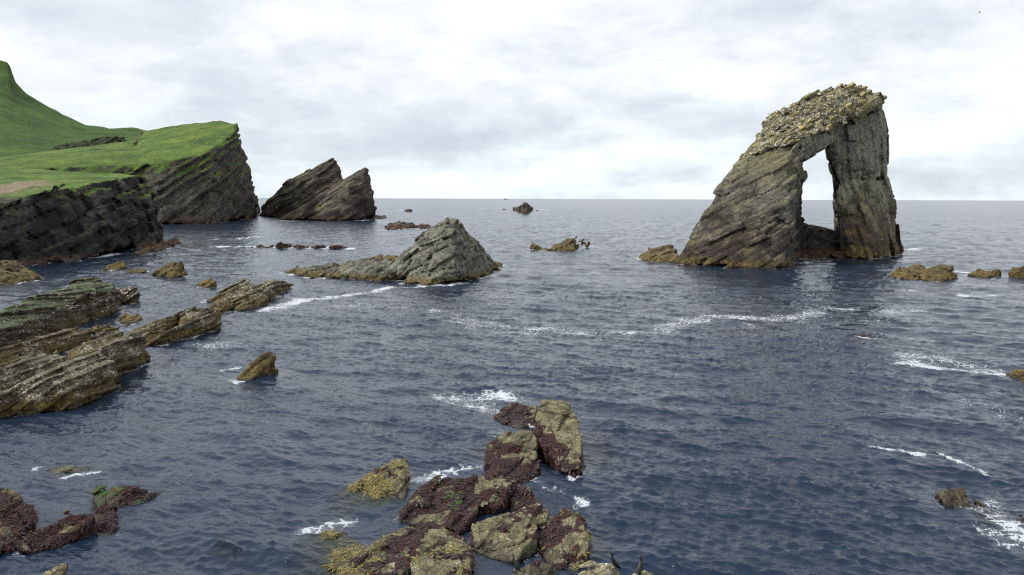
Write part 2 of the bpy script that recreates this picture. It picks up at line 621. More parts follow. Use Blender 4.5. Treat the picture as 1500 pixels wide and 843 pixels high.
    h = n.add(n.add(n.mul(n1, 0.8), n.add(n.mul(n4, 0.6), n.mul(n3, 0.4))), n.mul(crack, -0.4))
    bp = n.bump(h, min(1.0, 0.75 * bump), 0.34 / s)
    bs = n.node('ShaderNodeBsdfPrincipled')
    n.put(bs.inputs['Base Color'], col)
    n.put(bs.inputs['Roughness'], n.lin(wet, 0, 1, 0.85, 0.35))
    bs.inputs['Specular IOR Level'].default_value = 0.3
    n.put(bs.inputs['Normal'], bp)
    out = n.node('ShaderNodeOutputMaterial')
    n.t.links.new(bs.outputs[0], out.inputs[0])
    return mat

def plain_mat(name, c1, c2, scale, rough=0.7, bump=0.0, spec=0.3, c3=None):
    mat = bpy.data.materials.new(name)
    mat.use_nodes = True
    n = NT(mat.node_tree)
    tcn = n.node('ShaderNodeNewGeometry')
    f = n.noise(tcn.outputs['Position'], scale, 5, 0.65)
    bs = n.node('ShaderNodeBsdfPrincipled')
    n.put(bs.inputs['Base Color'], n.ramp(f, [(0.35, c1), (0.65, c2)] if c3 is None else [(0.34, c1), (0.52, c2), (0.68, c3)]))
    bs.inputs['Roughness'].default_value = rough
    bs.inputs['Specular IOR Level'].default_value = spec
    if bump:
        n.put(bs.inputs['Normal'], n.bump(f, 0.8, bump))
    out = n.node('ShaderNodeOutputMaterial')
    n.t.links.new(bs.outputs[0], out.inputs[0])
    return mat

WRACK = ((0.030, 0.018, 0.010), (0.115, 0.080, 0.022), (0.26, 0.20, 0.065))
WRACK_RED = ((0.022, 0.006, 0.007), (0.07, 0.026, 0.016), (0.19, 0.14, 0.05))
RED = ((0.006, 0.002, 0.002), (0.036, 0.008, 0.009), (0.085, 0.026, 0.018))
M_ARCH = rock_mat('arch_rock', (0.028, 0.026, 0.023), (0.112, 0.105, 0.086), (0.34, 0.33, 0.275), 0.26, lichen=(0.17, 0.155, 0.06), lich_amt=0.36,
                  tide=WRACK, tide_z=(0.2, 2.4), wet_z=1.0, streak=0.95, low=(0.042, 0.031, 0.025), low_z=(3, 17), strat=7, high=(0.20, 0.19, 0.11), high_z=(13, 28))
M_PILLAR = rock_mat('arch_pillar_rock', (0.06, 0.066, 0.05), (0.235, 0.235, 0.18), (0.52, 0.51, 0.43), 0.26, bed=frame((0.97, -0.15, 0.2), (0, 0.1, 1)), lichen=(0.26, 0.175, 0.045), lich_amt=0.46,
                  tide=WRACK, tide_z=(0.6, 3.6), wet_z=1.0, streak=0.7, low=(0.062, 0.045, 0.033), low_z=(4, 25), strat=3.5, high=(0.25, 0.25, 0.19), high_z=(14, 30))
M_SILL = rock_mat('arch_shaded_wet_rock', (0.006, 0.006, 0.006), (0.017, 0.016, 0.015), (0.045, 0.042, 0.034), 0.26, tide=WRACK_RED, tide_z=(0.5, 3.5), wet_z=1.0, strat=4)  # wet rock, with the shade inside the arch window painted into its near-black colour
M_CAP = rock_mat('arch_cap_rubble', (0.035, 0.033, 0.026), (0.12, 0.112, 0.072), (0.30, 0.28, 0.19), 0.42, lichen=(0.28, 0.235, 0.07), lich_amt=0.4, guano=0.9, strat=2)
M_BLOCK = rock_mat('arch_block', (0.06, 0.055, 0.032), (0.165, 0.148, 0.078), (0.34, 0.31, 0.19), 0.5, lichen=(0.27, 0.205, 0.05), lich_amt=0.36, guano=0.5, strat=1.5, bump=0.8, vary=True)
M_CENTRE = rock_mat('centre_stack_rock', (0.04, 0.039, 0.032), (0.135, 0.13, 0.105), (0.34, 0.33, 0.28), 0.42, lichen=(0.12, 0.135, 0.06), lich_amt=0.28,
                    tide=WRACK, tide_z=(0.3, 1.6), wet_z=0.5, strat=4)
M_TWIN = rock_mat('twin_slab_rock', (0.024, 0.02, 0.018), (0.085, 0.073, 0.058), (0.22, 0.20, 0.145), 0.09, lichen=(0.17, 0.165, 0.06), lich_amt=0.2,
                  tide=WRACK_RED, tide_z=(1.0, 4), wet_z=2, low=(0.030, 0.02, 0.018), low_z=(0, 14), strat=7)
GREENS = ((0.028, 0.068, 0.008), (0.085, 0.150, 0.015), (0.175, 0.220, 0.040))
BED_HEAD = frame((-0.5, -0.25, 0.83), (0.3, 0.95, 0.4))
M_HEAD = rock_mat('headland', (0.014, 0.012, 0.011), (0.062, 0.053, 0.043), (0.22, 0.20, 0.155), 0.14, bed=BED_HEAD, lichen=(0.075, 0.105, 0.03), lich_amt=0.25,
                  tide=WRACK_RED, tide_z=(0.5, 3.5), wet_z=2, strat=9,
                  grass=dict(n=(0.50, 0.72), z=(22, 30), zn=8, cols=GREENS, s=1.0, scar=0.8))
M_NEAR = rock_mat('near_cliff', (0.008, 0.008, 0.009), (0.034, 0.029, 0.026), (0.17, 0.145, 0.11), 0.2, bed=frame((-0.3, -0.2, 0.93), (0.2, 0.97, 0.2)), lichen=(0.06, 0.085, 0.03), lich_amt=0.3,
                  tide=WRACK_RED, tide_z=(0.4, 2.0), wet_z=1, strat=7, low=(0.008, 0.008, 0.011), low_z=(6, 19),
                  grass=dict(n=(0.58, 0.76), z=(14.0, 16.0), zn=1.5, cols=GREENS, s=2.2, scar=0.4, tan=True))
LONGB = frame((-0.62, 0.04, 0.78), (0.0, 1.0, 0.0))
M_SHELF = rock_mat('shelf_rock', (0.02, 0.016, 0.012), (0.078, 0.062, 0.036), (0.21, 0.18, 0.11), 0.7, bed=LONGB, top=(0.17, 0.158, 0.105), top_n=(0.55, 0.85), top_z=1.5, lichen=(0.15, 0.17, 0.09), lich_amt=0.2,
                   tide=WRACK, tide_z=(0.2, 1.7), wet_z=0.5, speck=1.0, speck_z=(0.5, 3.2), strat=6)
M_GREEN = rock_mat('green_shelf_rock', (0.02, 0.015, 0.012), (0.08, 0.062, 0.04), (0.20, 0.17, 0.115), 0.55, bed=LONGB,
                   tide=WRACK, tide_z=(0.0, 1.3), wet_z=0.6, guano=0.3, strat=7,
                   grass=dict(n=(0.50, 0.80), z=(1.8, 2.8), zn=1.8, cols=((0.035, 0.045, 0.022), (0.095, 0.125, 0.055), (0.30, 0.32, 0.25)), s=14, scar=0.9))
M_WRACKROCK = rock_mat('wrack_rock', (0.028, 0.021, 0.013), (0.10, 0.076, 0.038), (0.25, 0.21, 0.12), 0.6, lichen=(0.16, 0.14, 0.05), lich_amt=0.2,
                       tide=WRACK, tide_z=(0.2, 2.2), wet_z=0.4, strat=4)
M_FAR = rock_mat('far_rock', (0.024, 0.02, 0.017), (0.07, 0.058, 0.045), (0.16, 0.14, 0.10), 0.2, tide=WRACK_RED, tide_z=(0.6, 3), wet_z=0.8, strat=3)
M_BANK = rock_mat('bank_rock', (0.010, 0.012, 0.008), (0.03, 0.035, 0.018), (0.08, 0.085, 0.045), 0.2, lichen=(0.03, 0.06, 0.012), lich_amt=0.5)
M_FORE = rock_mat('fore_rock', (0.03, 0.026, 0.013), (0.115, 0.103, 0.060), (0.26, 0.242, 0.155), 1.5, lichen=(0.18, 0.155, 0.055), lich_amt=0.3,
                  wet_z=0.45, speck=0.55, speck_z=(-0.3, 6), weedcol=RED, strat=2, bump=1.0)
M_PALE = rock_mat('pale_fore_rock', (0.10, 0.088, 0.055), (0.25, 0.225, 0.15), (0.46, 0.43, 0.33), 1.6, lichen=(0.3, 0.25, 0.1), lich_amt=0.3, wet_z=0.2, strat=2, guano=0.2)
M_DARK = rock_mat('dark_weed_rock', (0.03, 0.02, 0.013), (0.10, 0.075, 0.04), (0.30, 0.26, 0.14), 1.2, wet_z=0.5, speck=0.35, speck_z=(-0.2, 4),
                  weedcol=RED, strat=5, bump=1.0)
M_SLICK = rock_mat('slick_green_rock', (0.03, 0.02, 0.013), (0.09, 0.06, 0.035), (0.2, 0.16, 0.08), 1.2, wet_z=0.4, lichen=(0.015, 0.13, 0.02), lich_amt=0.5,
                   weedcol=RED, strat=2)
print('materials', round(time.time() - T0, 1))

# ------------------------------------------------------------------ land
def prm(size, seed, **k):
    dct = dict(size=size, seed=seed)
    dct.update(k)
    return dct

# far hill: a grassy slope rising out of the picture to the left
def build_hill():
    ridge = [(-420, 20), (-200, 52), (-60, 88), (0, 90), (13, 93), (16, 101), (22, 119), (38, 136), (62, 150), (95, 171), (125, 182), (160, 187), (210, 191), (235, 196), (290, 215), (340, 262), (360, 300)]
    us = np.linspace(-420, 360, 200)
    yr = np.interp(us, [r[0] for r in ridge], [r[1] for r in ridge])
    ysm = np.interp(us, [-420, -200, -60, 0, 30, 62, 95, 125, 160, 210, 235, 290, 340, 360], [20, 62, 98, 116, 134, 152, 172, 182, 187, 191, 196, 215, 262, 300])
    vs = np.concatenate([np.linspace(600, 1150, 110), np.linspace(1160, 1600, 30)])
    V = []
    for dd in vs:
        for u_, y_, ys_ in zip(us, yr, ysm):
            P = Wd(u_, 240 + (y_ - 240) * min(1.0, (dd - 600) / 550), dd)
            zn_ = 40.0
            t = (dd - 600) / 550
            zr = Wd(u_, ys_ + (y_ - ys_) * min(1, t) ** 12, 1150)[2]
            zz_ = zn_ + (zr - zn_) * (0.42 * t + 0.58 * t ** 1.8) if dd <= 1150 else zr - (dd - 1150) * 0.35
            V.append((P[0], P[1], zz_))
    V = np.array(V)
    V[:, 2] += fbm(V * [1, 1, 0], 0.02, 5, 3) * 2.0 * np.clip((V[:, 2] - 10) / 60, 0, 1) + fbm(V * [1, 1, 0], 0.12, 3, 9) * 0.35
    nu = len(us)
    i, j = np.meshgrid(np.arange(nu - 1), np.arange(len(vs) - 1))
    a = (j * nu + i).ravel()
    F = np.stack([a, a + 1, a + nu + 1, a + nu], 1)
    me = np_mesh('hill', V, F)
    mat = rock_mat('hill_grass', (0.03, 0.028, 0.022), (0.075, 0.07, 0.05), (0.16, 0.15, 0.11), 0.1,
                   grass=dict(n=(0.30, 0.55), z=(-5, 0), zn=1, cols=((0.022, 0.056, 0.007), (0.045, 0.100, 0.011), (0.085, 0.145, 0.020)), s=0.45, scar=0.45))
    tag(link('hill', me, mat), 'green grassy hill climbing out of frame behind the headland', kind='structure')

build_hill()

# dark rock bank at the foot of the hill
o, _, _ = rock_object('rock_bank', [dict(raw=1, pts=[(70, 226, 690, 'd'), (82, 217, 700, 'd'), (115, 209, 705, 'd'), (165, 202, 712, 'd'), (182, 203, 712, 'd'), (178, 212, 705, 'd'),
                                               (110, 224, 695, 'd'), (78, 230, 690, 'd'), (84, 216, 730, 'd'), (120, 208, 735, 'd'), (178, 203, 735, 'd'), (176, 225, 720, 'd'), (90, 235, 720, 'd')])],
                      M_BANK, 1.0, prm(4, 4, layer=.3, block=.5, fbm=.4), water=False, bottom=0)
tag(o, 'dark rocky bank cutting across the grass below the green hill', 'rock bank')

# headland with dipping beds
HEAD = [dict(raw=1, pts=[
    (230, 329.5, 0), (312, 328, 0), (352, 323, 0), (371, 319, 0), (380, 314, 0),
    (180, 245, 450, 'd'), (250, 235, 458, 'd'), (305, 224, 470, 'd'), (332, 207, 502, 'd'), (342, 196, 522, 'd'),
    (220, 214, 505, 'd'), (300, 203, 525, 'd'),
    (346, 186, 545, 'd'), (354, 218, 548, 'd'), (366, 262, 560, 'd'), (375, 300, 600, 'd'), (322, 176.5, 585, 'd'), (344, 182, 590, 'd'),
    (270, 183, 620, 'd'), (210, 191.5, 640, 'd'), (195, 300, 690, 'd'), (350, 300, 690, 'd'), (200, 330, 0)]),
    dict(raw=1, pts=[(90, 331, 0), (240, 329.5, 0), (-45, 334, 0),
    (-45, 251, 405, 'd'), (60, 245, 428, 'd'), (150, 243, 446, 'd'), (215, 240, 456, 'd'), (215, 219, 508, 'd'), (120, 228, 500, 'd'), (0, 234, 490, 'd'), (-45, 237, 490, 'd'),
    (200, 206, 630, 'd'), (105, 219, 650, 'd'), (-45, 237, 640, 'd'), (200, 300, 690, 'd'), (-45, 300, 690, 'd')])]
o, _, _ = rock_object('headland', HEAD, M_HEAD, 1.15, prm(7.0, 5, thick=0.36, layer=.40, block=.26, fbm=.10, groove=.2, warp=.18, joint=(6, 4), bed=BED_HEAD), bottom=-2, soft=(.62, .8, 20, 30), cull=True)
tag(o, 'grass topped headland with slanting rock beds in its cliff', kind='structure')

# near cliff
def tan_attr(V, N):
    c = Wd(10, 268, 205)
    dd = np.hypot((V[:, 0] - c[0]) / 20, (V[:, 1] - c[1]) / 32)
    return np.clip(1.08 - dd, 0, 1)
NEAR = [dict(raw=1, pts=[
    (-40, 398, 0), (28, 387, 0), (90, 381, 0), (150, 376, 0), (200, 366, 0), (232, 356, 0), (240, 352, 0),
    (-40, 318, 165, 'd'), (0, 301, 178, 'd'), (35, 290, 183, 'd'), (65, 282, 190, 'd'), (130, 270, 215, 'd'), (175, 263, 240, 'd'), (206, 258, 262, 'd'), (216, 264, 268, 'd'), (226, 300, 272, 'd'), (234, 335, 276, 'd'),
    (197, 259, 272, 'd'), (135, 257, 280, 'd'), (60, 249, 292, 'd'), (-20, 243, 298, 'd'), (-40, 243, 290, 'd'),
    (190, 330, 310, 'd'), (60, 300, 330, 'd'), (-40, 300, 330, 'd')])]
o, NV, _ = rock_object('near_headland', NEAR, M_NEAR, 0.58, prm(4.0, 8, thick=0.6, layer=.6, block=.75, fbm=.12, groove=.34, warp=.22, joint=(2.6, 2.0), bed=frame((-0.3, -0.2, 0.93), (0.2, 0.97, 0.2))), soft=(.7, .86, 12, 15), cull=True, attrs={'tan': tan_attr}, bottom=-2)
tag(o, 'dark sea cliff with a flat grassy top at the left edge', kind='structure')

# twin slabs beyond the headland
t = thing('sea_stack', Wz(480, 322, 0), 'sea stack of two slanting pointed slabs beside the headland tip', 'sea stack')
TW = prm(6, 13, thick=.34, layer=.22, block=.22, fbm=.10, groove=.12, warp=.25, joint=(6, 4))
rock_object('slab', [dict(raw=1, pts=[(381, 303, 640, 'd'), (381, 316, 640, 'd'), (399, 289, 620, 'd'), (423, 266, 610, 'd'), (471, 238, 605, 'd'), (489, 229, 605, 'd'), (493, 246, 605, 'd'), (502, 258, 605, 'd'), (506, 280, 605, 'd'),
                    (430, 320, 600, 'd'), (506, 321, 600, 'd'), (395, 320, 610, 'd'), (489, 231, 622, 'd'), (423, 268, 640, 'd'), (395, 318, 660, 'd'), (506, 316, 640, 'd')])], M_TWIN, 1.0, TW, parent=t, bottom=-2)
TW2 = dict(TW, seed=17)
rock_object('slab', [dict(raw=1, pts=[(408, 322, 0), (430, 307, 545, 'd'), (470, 282, 548, 'd'), (506, 260, 550, 'd'), (519, 251, 550, 'd'), (537, 242, 552, 'd'), (541, 258, 552, 'd'), (546, 280, 552, 'd'), (550, 300, 554, 'd'), (552, 314, 556, 'd'),
                    (470, 324, 0), (520, 323.5, 0), (549, 320, 0), (545, 316, 590, 'd'), (537, 244, 566, 'd'), (430, 318, 580, 'd')]),
                     [(535, 321, 1), (552, 314, 3), (568, 318.5, .6), (560, 320, 0.3)]], M_TWIN, 1.0, TW2, parent=t, bottom=-2)
print('land', round(time.time() - T0, 1))

# ------------------------------------------------------------------ sea arch
arch = thing('sea_arch', Wz(1150, 386, 0), 'tall leaning sea arch with a high window and rubble capped top', 'sea arch')
AP = prm(3.2, 21, thick=.5, layer=.18, block=.34, fbm=.07, groove=.19, warp=.18, joint=(3.2, 2.4))
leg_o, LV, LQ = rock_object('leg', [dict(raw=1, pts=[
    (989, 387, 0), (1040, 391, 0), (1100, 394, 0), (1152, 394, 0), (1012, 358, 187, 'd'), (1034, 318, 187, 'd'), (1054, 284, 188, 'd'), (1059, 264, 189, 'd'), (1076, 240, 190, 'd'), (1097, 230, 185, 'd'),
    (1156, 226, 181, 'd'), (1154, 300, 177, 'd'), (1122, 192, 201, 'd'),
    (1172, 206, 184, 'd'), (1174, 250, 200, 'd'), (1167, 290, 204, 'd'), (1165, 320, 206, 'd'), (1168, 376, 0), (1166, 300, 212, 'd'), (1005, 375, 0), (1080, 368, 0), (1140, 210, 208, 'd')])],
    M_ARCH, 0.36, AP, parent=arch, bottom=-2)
rock_object('lintel', [dict(raw=1, pts=[
    (1158, 226, 182, 'd'), (1164, 216, 182, 'd'), (1172, 206, 184, 'd'), (1210, 191, 196, 'd'), (1222, 182, 203, 'd'), (1226, 209, 204, 'd'), (1213, 208, 202, 'd'), (1184, 222, 192, 'd'), (1166, 240, 184, 'd'), (1178, 232, 190, 'd'),
    (1184, 223, 206, 'd'), (1213, 209, 214, 'd'), (1178, 236, 204, 'd'), (1176, 160, 208, 'd'), (1207, 150, 212, 'd'), (1235, 170, 216, 'd')])], M_PILLAR, 0.36, dict(AP, seed=23), parent=arch, bottom=-2, water=False)
rock_object('spur', [dict(raw=1, pts=[(1168, 252, 200, 'd'), (1183, 248, 203, 'd'), (1184, 256, 203, 'd'), (1178, 268, 203, 'd'), (1166, 275, 202, 'd'), (1172, 250, 208, 'd'), (1174, 270, 208, 'd')])],
            M_ARCH, 0.3, dict(AP, seed=27, size=1.6), parent=arch, bottom=-2, water=False)
PP = dict(AP, seed=31, layer=.28, block=.42, thick=.8, joint=(3, 1.6), bed=frame((0.97, -0.15, 0.2), (0, 0.1, 1)))
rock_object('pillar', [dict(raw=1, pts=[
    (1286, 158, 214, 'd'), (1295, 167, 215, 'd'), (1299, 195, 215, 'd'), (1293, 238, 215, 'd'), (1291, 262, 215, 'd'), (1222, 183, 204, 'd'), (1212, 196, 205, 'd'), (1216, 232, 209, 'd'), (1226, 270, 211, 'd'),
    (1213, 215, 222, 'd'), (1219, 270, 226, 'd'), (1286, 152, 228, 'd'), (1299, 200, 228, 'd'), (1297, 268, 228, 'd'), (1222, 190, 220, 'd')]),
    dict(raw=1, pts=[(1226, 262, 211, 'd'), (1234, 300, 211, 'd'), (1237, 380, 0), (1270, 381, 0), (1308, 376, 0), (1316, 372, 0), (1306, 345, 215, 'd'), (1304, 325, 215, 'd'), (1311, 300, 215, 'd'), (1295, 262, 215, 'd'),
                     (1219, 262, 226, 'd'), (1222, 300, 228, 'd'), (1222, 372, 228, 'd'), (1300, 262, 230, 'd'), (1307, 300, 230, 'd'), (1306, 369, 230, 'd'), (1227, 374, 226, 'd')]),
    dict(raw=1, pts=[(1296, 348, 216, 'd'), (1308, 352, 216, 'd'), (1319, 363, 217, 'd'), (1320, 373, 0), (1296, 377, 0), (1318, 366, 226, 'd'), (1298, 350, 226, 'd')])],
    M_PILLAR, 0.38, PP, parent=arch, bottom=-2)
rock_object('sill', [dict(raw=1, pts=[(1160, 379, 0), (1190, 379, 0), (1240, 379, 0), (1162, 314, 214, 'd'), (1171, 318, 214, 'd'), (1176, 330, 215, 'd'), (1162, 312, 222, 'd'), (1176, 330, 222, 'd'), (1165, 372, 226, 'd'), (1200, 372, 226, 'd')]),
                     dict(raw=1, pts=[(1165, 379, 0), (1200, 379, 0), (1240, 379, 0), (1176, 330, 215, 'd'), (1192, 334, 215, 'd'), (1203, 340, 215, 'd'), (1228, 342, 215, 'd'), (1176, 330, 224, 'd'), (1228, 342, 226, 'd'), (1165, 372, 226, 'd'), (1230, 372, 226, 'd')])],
            M_SILL, 0.38, dict(AP, seed=37, block=.35), parent=arch, bottom=-2)  # sill takes the dark rock colour with the painted shade
rock_object('inner_shade_slab', [dict(raw=1, pts=[(1159, 246, 183, 'd'), (1154, 310, 179, 'd'), (1154, 388, 0), (1173, 262, 202, 'd'), (1168, 300, 204, 'd'), (1167, 330, 206, 'd'), (1174, 377, 0), (1166, 262, 204, 'd'), (1160, 320, 206, 'd'), (1146, 320, 182, 'd'), (1150, 250, 186, 'd'), (1146, 388, 0)])],  # slab added over the leg's inner face, its dark colour painting the shade
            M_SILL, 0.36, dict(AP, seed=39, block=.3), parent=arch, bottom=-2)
rock_object('inner_shade_slab', [dict(raw=1, pts=[(1219, 246, 212, 'd'), (1227, 262, 212, 'd'), (1234, 300, 212.5, 'd'), (1238, 345, 213, 'd'), (1223, 250, 225, 'd'), (1226, 300, 227, 'd'), (1226, 335, 227, 'd'), (1240, 300, 222, 'd'), (1236, 262, 222, 'd'), (1240, 345, 222, 'd'), (1228, 345, 212, 'd')])],  # slab added on the pillar's window side as a strip of painted shade
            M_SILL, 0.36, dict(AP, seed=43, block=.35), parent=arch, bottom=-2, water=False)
cap_o, CV, CQ = rock_object('cap', [dict(raw=1, pts=[
    (1094, 232, 187, 'd'), (1128, 216, 184, 'd'), (1172, 207, 183, 'd'), (1222, 183, 202, 'd'), (1286, 158, 212, 'd'),
    (1124, 190, 202, 'd'), (1125, 172, 204, 'd'), (1140, 163, 206, 'd'), (1176, 146, 210, 'd'), (1208, 135, 214, 'd'), (1243, 123, 217, 'd'), (1284, 137, 219, 'd'), (1287, 150, 214, 'd'),
    (1145, 198, 192, 'd'), (1190, 172, 200, 'd'), (1235, 152, 208, 'd'),
    (1140, 205, 214, 'd'), (1284, 160, 226, 'd'), (1200, 190, 216, 'd')])],
    M_CAP, 0.34, prm(1.9, 41, thick=.55, layer=.25, block=.55, fbm=.25, groove=.3, warp=.5, joint=(1.5, 1.2), bed=frame((-0.6, -0.25, 0.76), (0.8, 0.1, .6))), parent=arch, bottom=-2, water=False)

# loose blocks of the cap
def block_mesh(seed, sx, sy, sz):
    r_ = random.Random(seed)
    bm = bmesh.new()
    for ax in (-1, 1):
        for ay in (-1, 1):
            for az_ in (-1, 1):
                for k in range(2):
                    c = r_.uniform(0.62, 1.0)
                    q = [ax * sx * .5, ay * sy * .5, az_ * sz * .5]
                    j = k if r_.random() < .5 else 2
                    q[j] *= c
                    bm.verts.new([q[i] * r_.uniform(.86, 1.0) for i in range(3)])
    bmesh.ops.convex_hull(bm, input=bm.verts)
    for v in [v for v in bm.verts if not v.link_faces]:
        bm.verts.remove(v)
    me = bpy.data.meshes.new('block')
    bm.to_mesh(me)
    bm.free()
    me.materials.append(M_BLOCK)
    return me
BLOCKS = [block_mesh(100 + i, random.uniform(.8, 1.35), random.uniform(.7, 1.0), random.uniform(.5, .95)) for i in range(14)]
cme = cap_o.data
CN = normals(cme)
view = EYE - CV
view /= np.linalg.norm(view, axis=1, keepdims=True)
facing = (CN * view).sum(1) > 0.05
edge_line = [(1100, 229, 185), (1128, 214, 184), (1160, 208, 183), (1190, 196, 191), (1216, 186, 200), (1240, 177, 204), (1265, 167, 208), (1286, 157, 212)]
EL = np.array([Wd(*e) for e in edge_line])
placed = []
cand = np.nonzero(facing)[0]
rng.shuffle(cand)
def dist_edge(p):
    best = 1e9
    for a, b in zip(EL[:-1], EL[1:]):
        ab = b - a
        tt = np.clip(np.dot(p - a, ab) / np.dot(ab, ab), 0, 1)
        best = min(best, np.linalg.norm(p - a - ab * tt))
    return best
bedq = Matrix([list(map(float, r_)) for r_ in frame((-0.55, -0.2, 0.8), (0.8, 0.1, .6))]).transposed().to_4x4()
def put_block(p, size, seed):
    o = link('block', BLOCKS[seed % len(BLOCKS)], None, arch)
    rot = bedq @ Matrix.Rotation(random.uniform(-.3, .3) + math.pi * random.randrange(2), 4, 'Z') @ Matrix.Rotation(random.gauss(0, .12), 4, 'X') @ Matrix.Rotation(random.gauss(0, .12), 4, 'Y')
    o.matrix_local = Matrix.Translation(Vector(p) - arch.location) @ rot @ Matrix.Diagonal((size * random.uniform(.9, 1.6), size * random.uniform(.8, 1.2), size * random.uniform(.42, .85), 1))
kk = 0
for ci in cand:
    p = CV[ci]
    de = dist_edge(p)
    right = p[0] > Wd(1196, 200, 200)[0]
    size = (3.5 if right else 1.8) if de < 2.0 else ((2.0 if right else 1.3) if de < 5.0 else 1.05)
    size *= random.choice((.6, .8, 1.0, 1.3, 1.7))
    if p[2] < 27 and de > 2:
        size *= .8
    if len(placed) and np.min(np.linalg.norm(np.array([q[:3] for q in placed]) - p, axis=1) - 0.42 * np.array([q[3] for q in placed])) < 0.45 * size:
        continue
    placed.append((*p, size))
    put_block(p - CN[ci] * size * random.uniform(.0, .22), size, kk)
    kk += 1
    if kk >= 190:
        break
for (px, py, dd, s_) in [(1184, 141, 210, 2.6), (1190, 139, 211, 2.0), (1180, 143, 210, 1.7), (1213, 131, 214, 2.1), (1207, 134, 214, 1.6), (1288, 147, 214, 2.2), (1243, 128, 216, 2.6), (1255, 132, 217, 2.4), (1229, 134, 215, 2.2), (1268, 137, 217, 2.6), (1281, 143, 217, 2.8), (1276, 152, 213, 4.2), (1258, 158, 210, 3.8), (1240, 166, 207, 4.2), (1222, 172, 203, 4.0), (1206, 184, 198, 3.4), (1131, 181, 203, 3.6), (1141, 171, 205, 3.4), (1132, 190, 202, 3.2), (1160, 157, 207, 2.6), (1108, 214, 192, 2.2), (1090, 232, 189, 1.8), (1112, 222, 186, 1.6), (1122, 220, 185, 1.5), (1080, 240, 190, 1.5)]:
    put_block(Wd(px, py, dd), s_, kk)
    kk += 1
print('arch', kk, round(time.time() - T0, 1))

# ------------------------------------------------------------------ stacks and skerries in the bay
o, _, _ = rock_object('sea_stack', [
    dict(raw=1, pts=[(566, 410, 0), (590, 415, 0), (623, 418, 0), (668, 415, 0), (700, 409, 0), (721, 402, 0), (734, 389, 0),
     (568, 396, 147, 'd'), (591, 368, 150, 'd'), (607, 358, 150, 'd'), (612, 348, 150, 'd'), (624, 342, 150, 'd'), (632, 328, 150, 'd'), (656, 320, 151, 'd'), (664, 323, 152, 'd'), (672, 329, 154, 'd'), (681, 338, 156, 'd'), (696, 358, 160, 'd'), (714, 371, 165, 'd'), (731, 387, 174, 'd'),
     (662, 352, 143, 'd'), (668, 398, 138, 'd'), (664, 325, 160, 'd'), (600, 390, 172, 'd'), (700, 385, 182, 'd')])],
    M_CENTRE, 0.26, prm(2.3, 51, thick=.42, layer=.34, block=.42, fbm=.14, groove=.28, warp=.6, joint=(3, 2.2)), bottom=-1.5)
tag(o, 'grey peaked sea stack in mid bay with two gulls on top', 'sea stack')
o, _, _ = rock_object('skerry', [[(405, 398, .1), (440, 394, .7), (490, 391, 1.0), (540, 384, 1.7), (572, 378, 2.4), (580, 395, 2.2), (580, 411, 0.2), (520, 408, .2), (470, 403, .2), (430, 402, .1)],
                                 [(440, 403, .2), (452, 400, .7), (470, 401, .6), (474, 407, .1), (455, 408, .1)]],
    M_CENTRE, 0.2, prm(1.6, 53, layer=.25, block=.4, fbm=.3, thick=.4), bottom=-1.2)
tag(o, 'low wrack covered spit running left from the grey peaked stack', 'skerry')
o, _, _ = rock_object('skerry', [[(530, 382, .2), (545, 377, .8), (575, 374, 1.1), (585, 378, .9), (580, 386, .2), (550, 385, .1)]], M_WRACKROCK, 0.2, prm(1.2, 55, layer=.25, block=.4, fbm=.3), bottom=-1.2)
tag(o, 'dark red low rock just behind the wrack covered spit', 'skerry')

def skerry(label, hulls, mat, dist, size, seed, name='skerry', **kw):
    k = dict(layer=.25, block=.46, fbm=.2, thick=.5, groove=.2, warp=.3)
    k.update({a: kw.pop(a) for a in list(kw) if a in ('layer', 'block', 'fbm', 'thick', 'groove', 'warp', 'joint', 'bed')})
    o, V, Q = rock_object(name, hulls, mat, dist * kw.pop('res', 0.0016), prm(size, seed, **k), **kw)
    tag(o, label, 'rock')
    return o, V, Q

skerry('low brown rock between the twin slabs and the grey stack', [[(563, 333, .5), (575, 327, 2.2), (590, 324.5, 3.0), (606, 326, 2.6), (612, 333, .3), (590, 336, .3), (570, 336, .2)], [(612, 331, .5), (619, 328, 1.6), (627, 329, 1.2), (629, 334, .2), (616, 335, .2)]], M_FAR, 400, 2.6, 61)
skerry('dark pointed rock far out below the horizon', [[(751, 307, 1), (763, 299.5, 9), (767, 298.2, 10.2), (772, 297.8, 10.5), (775, 301, 8), (780, 306.5, 1), (765, 307.6, .5)]], M_FAR, 1150, 6, 63, block=.3, fbm=.2, res=.001)
skerry('tiny dark rock awash right of the far pointed rock', [[(784, 308, .5), (786.5, 306.6, 2), (789, 308, .5), (786, 308.8, .2)]], M_FAR, 1000, 2, 64, res=.0012)
skerry('tiny dark rock awash left of the far pointed rock', [[(735, 307, .5), (738, 305.8, 1.8), (741, 307, .5), (738, 307.8, .2)]], M_FAR, 1100, 2, 65, res=.0012)
skerry('small round far rock above the low brown rock', [[(592, 309, .5), (596, 306.4, 3.2), (601, 307, 3), (604, 309, .5), (598, 310, .3)]], M_FAR, 950, 3, 66, res=.0011)
o, _, _ = rock_object('skerry', [[(806, 364, .4), (815, 357, 1.6), (826, 351.5, 2.8), (840, 352, 2.7), (843, 362, 1), (830, 367, .2), (812, 367, .1)], [(842, 360, 1.2), (848, 355.5, 1.9), (856, 355, 1.8), (857, 362, .3), (846, 364, .3)],
                                 [(774, 363, .3), (781, 359.5, 1.2), (789, 360, 1), (794, 364, .3), (783, 366.5, .1)], [(792, 364, .3), (803, 363, .5), (810, 366, .2), (798, 367, .1)]],
                      M_WRACKROCK, .3, prm(2.0, 67, layer=.25, block=.4, fbm=.35), bottom=-1.2)
tag(o, 'brown humped skerry alone in open water right of the grey stack', 'rock')
